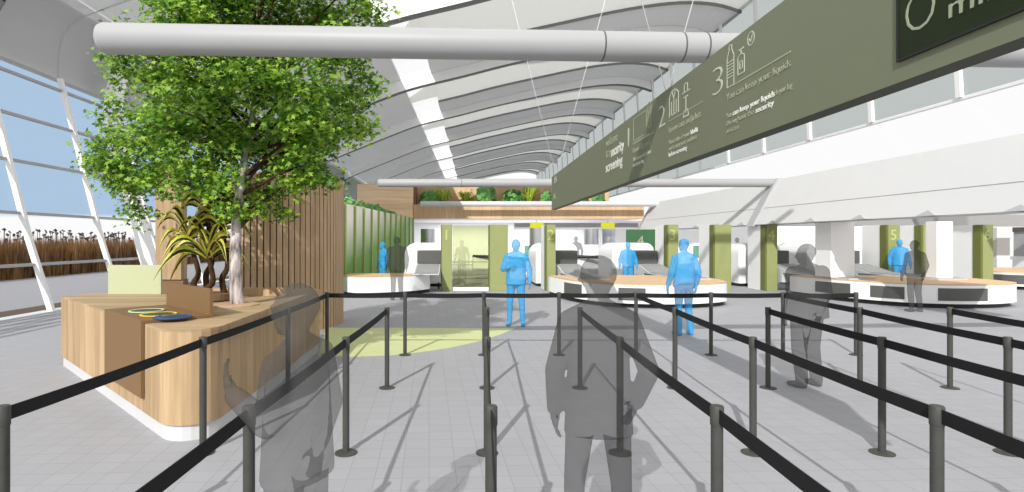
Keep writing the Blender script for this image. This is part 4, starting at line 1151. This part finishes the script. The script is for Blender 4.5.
ARM_DOWN = {'R': dict(el=(0.27, -0.03, 1.15), wr=(0.29, 0.06, 0.91), d=(0.0, 0.15, -1), n=(-1, 0, 0), th=(0, 1, 0)),
            'L': dict(el=(-0.27, -0.03, 1.15), wr=(-0.29, 0.06, 0.91), d=(0.0, 0.15, -1), n=(1, 0, 0), th=(0, 1, 0))}
def person(label, x, y, H, rz, mat, pose=None, hs=1.0, coat=0.0, hair='short', voxel=0.012, lean=0.0, head_turn=0.0, bulk=1.0, bag=False, group=None, base_z=0.0, stance=0.1, skirt=0):
    pose = pose or {}
    arms = {k: dict(v) for k, v in ARM_DOWN.items()}
    for k in ('L', 'R'):
        if k in pose: arms[k].update(pose[k])
    bm = bmesh.new(); b_ = bulk
    # legs and shoes
    for sgn, k in ((-1, 'LL'), (1, 'LR')):
        hip = Vector((0.09 * sgn, 0, 0.93)); kn = Vector(pose.get(k, [(stance * sgn, 0.02, 0.5)])[0]); an = Vector(pose.get(k, [0, ((stance + 0.015) * sgn, -0.03, 0.09)])[1])
        cap_(bm, hip, 0.098 * b_, kn, 0.066 * b_); cap_(bm, kn, 0.066 * b_, an, 0.052 * b_)
        toe = an + Vector((0.03 * sgn, 0.15, -0.05)); heel = an + Vector((0, -0.035, -0.045))
        cap_(bm, heel, 0.036, toe, 0.032); ell(bm, an + Vector((0.015 * sgn, 0.06, -0.045)), (0.045, 0.11, 0.042), sub=2)
    # trunk
    ell(bm, (0, 0, 0.97), (0.168 * b_, 0.122 * b_, 0.14)); ell(bm, (0, 0.005, 1.12), (0.15 * b_, 0.112 * b_, 0.18)); ell(bm, (0, 0, 1.3), (0.178 * b_, 0.125 * b_, 0.2))
    ell(bm, (0, -0.01, 1.41), (0.165 * b_, 0.095 * b_, 0.08))
    for s in (-1, 1):
        cap_(bm, (0.0, -0.01, 1.5), 0.055, (0.165 * s * b_, -0.01, 1.42), 0.062)
    if coat:
        zc = coat
        bmesh.ops.create_cone(bm, cap_ends=True, segments=24, radius1=1.06, radius2=0.9, depth=1.34 - zc,
                              matrix=Matrix.Translation((0, 0, (1.34 + zc) / 2)) @ Matrix.Diagonal((0.2 * b_, 0.145 * b_, 1, 1)))
    if skirt:
        bmesh.ops.create_cone(bm, cap_ends=True, segments=24, radius1=1.25, radius2=0.85, depth=1.05 - skirt,
                              matrix=Matrix.Translation((0, 0, (1.05 + skirt) / 2)) @ Matrix.Diagonal((0.19 * b_, 0.15 * b_, 1, 1)))
    # arms
    for sgn, k in ((-1, 'L'), (1, 'R')):
        A_ = arms[k]; sh = Vector((0.185 * sgn * b_, -0.01, 1.415)); el = Vector(A_['el']); wr = Vector(A_['wr'])
        cap_(bm, sh, 0.066 * b_, el, (0.062 if coat else 0.05) * b_); cap_(bm, el, (0.062 if coat else 0.05) * b_, wr - (wr - el) * 0.08, 0.046 if coat else 0.036); cap_(bm, wr - (wr - el) * 0.1, 0.03, wr, 0.027)
        hand(bm, wr, A_['d'], A_['n'], A_['th'], A_.get('curl', 0.35))
    # neck and head
    cap_(bm, (0, -0.01, 1.44), 0.06, (0, 0.01, 1.57), 0.055)
    hb = bmesh.new()
    ell(hb, (0, 0, 0.0), (0.078, 0.097, 0.112)); ell(hb, (0, 0.03, -0.06), (0.058, 0.065, 0.058)); ell(hb, (0, 0.07, -0.098), (0.026, 0.022, 0.02), sub=2)
    cap_(hb, (0, 0.092, 0.012), 0.009, (0, 0.112, -0.03), 0.014, 8)
    for s in (-1, 1):
        ell(hb, (0.08 * s, -0.005, -0.01), (0.012, 0.022, 0.034), sub=2); ell(hb, (0.032 * s, 0.082, 0.006), (0.015, 0.014, 0.009), sub=2); ell(hb, (0.034 * s, 0.086, 0.028), (0.022, 0.012, 0.007), sub=2)
        ell(hb, (0.014 * s, 0.092, -0.055), (0.018, 0.01, 0.007), sub=2)
    if hair == 'short': ell(hb, (0, -0.018, 0.03), (0.088, 0.1, 0.1))
    elif hair == 'cap':
        ell(hb, (0, -0.015, 0.035), (0.1, 0.112, 0.102)); ell(hb, (0, 0.02, 0.0), (0.108, 0.13, 0.022))
    elif hair == 'long':
        ell(hb, (0, -0.02, 0.025), (0.094, 0.108, 0.106)); ell(hb, (0, -0.055, -0.09), (0.088, 0.06, 0.13))
    elif hair == 'bun': ell(hb, (0, -0.018, 0.03), (0.088, 0.1, 0.1)); ell(hb, (0, -0.11, 0.06), (0.045, 0.045, 0.045), sub=2)
    bmesh.ops.rotate(hb, verts=hb.verts, cent=(0, 0, 0), matrix=Matrix.Rotation(head_turn, 3, 'Z') @ Matrix.Rotation(-0.08, 3, 'X'))
    bmesh.ops.scale(hb, verts=hb.verts, vec=(hs, hs, 1.0))
    bmesh.ops.translate(hb, verts=hb.verts, vec=(0, 0.02, 1.64))
    tmp = bpy.data.meshes.new('t'); hb.to_mesh(tmp); hb.free(); bm.from_mesh(tmp); bpy.data.meshes.remove(tmp)
    if bag:
        bb = bmesh.new(); box(bb, 0.22, 0.4, -0.16, 0.12, 0.9, 1.2); bevel_all(bb, 0.03); tmp = bpy.data.meshes.new('t'); bb.to_mesh(tmp); bb.free(); bm.from_mesh(tmp); bpy.data.meshes.remove(tmp)
    if lean:
        for v in bm.verts:
            if v.co.z > 0.9: v.co.y += lean * (v.co.z - 0.9)
    s = H / 1.755
    bmesh.ops.scale(bm, vec=(s, s, s), verts=bm.verts)
    me = bpy.data.meshes.new('person'); bm.to_mesh(me); bm.free()
    o = bpy.data.objects.new('person', me); COL.objects.link(o)
    md = o.modifiers.new('r', 'REMESH'); md.mode = 'VOXEL'; md.voxel_size = voxel; md.use_smooth_shade = True
    sm = o.modifiers.new('s', 'SMOOTH'); sm.iterations = 3; sm.factor = 0.5
    d = bpy.context.evaluated_depsgraph_get(); d.update()
    me2 = bpy.data.meshes.new_from_object(o.evaluated_get(d)); o.modifiers.clear(); o.data = me2; bpy.data.meshes.remove(me)
    me2.materials.clear(); me2.materials.append(mat); me2.shade_smooth()
    zmin = min(v.co.z for v in me2.vertices)
    o.location = (x, y, base_z - zmin); o.rotation_euler = (0, 0, rz)
    tag(o, label, 'person', group); return o
G, B = M['ghost_grey'], M['ghost_blue']
# big man, seen from behind
person('translucent grey man in a cap and jacket seen from behind, nearest the middle', 0.755, 3.0, 1.655, -0.05, G,
       dict(L=dict(el=(-0.245, -0.03, 1.14), wr=(-0.235, 0.05, 0.89), d=(0.05, 0.15, -1)), R=dict(el=(0.255, -0.08, 1.15), wr=(0.215, 0.06, 0.93), d=(-0.15, 0.5, -0.85))), hs=1.0, coat=0.79, hair='cap', voxel=0.009, bulk=0.9, head_turn=0.1, stance=0.13)
# woman at left
person('translucent grey figure in a long coat raising a forearm at left front', -0.66, 2.4, 1.56, 1.25, M['ghost_light'],
       dict(L=dict(el=(-0.235, 0.0, 1.17), wr=(-0.17, 0.24, 1.27), d=(0.0, 0.35, 0.94), n=(0.6, -0.7, 0.3), th=(0.3, -1, 0), curl=0.4),
            R=dict(el=(0.245, -0.03, 1.15), wr=(0.24, 0.04, 0.91))), coat=0.87, hair='short', voxel=0.009, stance=0.17, bulk=1.0, hs=1.1)
person('translucent grey man standing with arms down among the right-hand barriers', 4.2, 6.8, 1.70, 0.35, G, coat=0.86, hair='short', voxel=0.012, bulk=1.32, head_turn=0.6, stance=0.11)
person('translucent grey figure standing in front of the right-hand desk', X_(915, 13.9), 13.9, 1.74, 0.1, G, coat=0.9, voxel=0.014, bulk=1.05)
person('bright blue translucent figure with one arm bent standing before the glass gate', 1.24, 11.6, 1.76, 2.9, B, dict(R=dict(el=(0.26, 0.02, 1.16), wr=(0.1, 0.2, 1.22), d=(-0.8, 0.5, 0.3), n=(0, 0, 1), th=(0, 0, 1))), coat=0.85, voxel=0.013, stance=0.12)
person('bright blue translucent figure standing before post 3', 4.22, 10.5, 1.77, 0.2, B, coat=0.88, voxel=0.013, hair='bun', stance=0.1)
person('bright blue translucent figure behind the middle desk', X_(628, 19.1), 19.1, 1.68, 3.0, B, voxel=0.015, coat=0.9)
person('bright blue translucent figure behind the low left desk', X_(383, 20.0), 20.0, 1.68, 2.2, B, voxel=0.015)
person('translucent grey figure in front of the low left desk', X_(397, 16.6), 16.6, 1.84, 0.3, G, voxel=0.014, coat=0.85, bulk=1.15)
person('bright blue translucent figure at post 5', 14.97, 19.2, 1.77, 2.8, B, voxel=0.015, coat=0.9)
person('small grey translucent figure far behind the middle scanner', X_(576, 27), 27, 1.92, 2.5, G, voxel=0.02)
person('small grey translucent figure far behind, between posts 3 and 4', X_(737, 27.6), 27.6, 1.86, 3.0, G, voxel=0.02)
person('faint grey figure behind the green glass gate', X_(462, 22.5), 22.5, 1.75, 2.8, M['ghost_faint'], voxel=0.02)
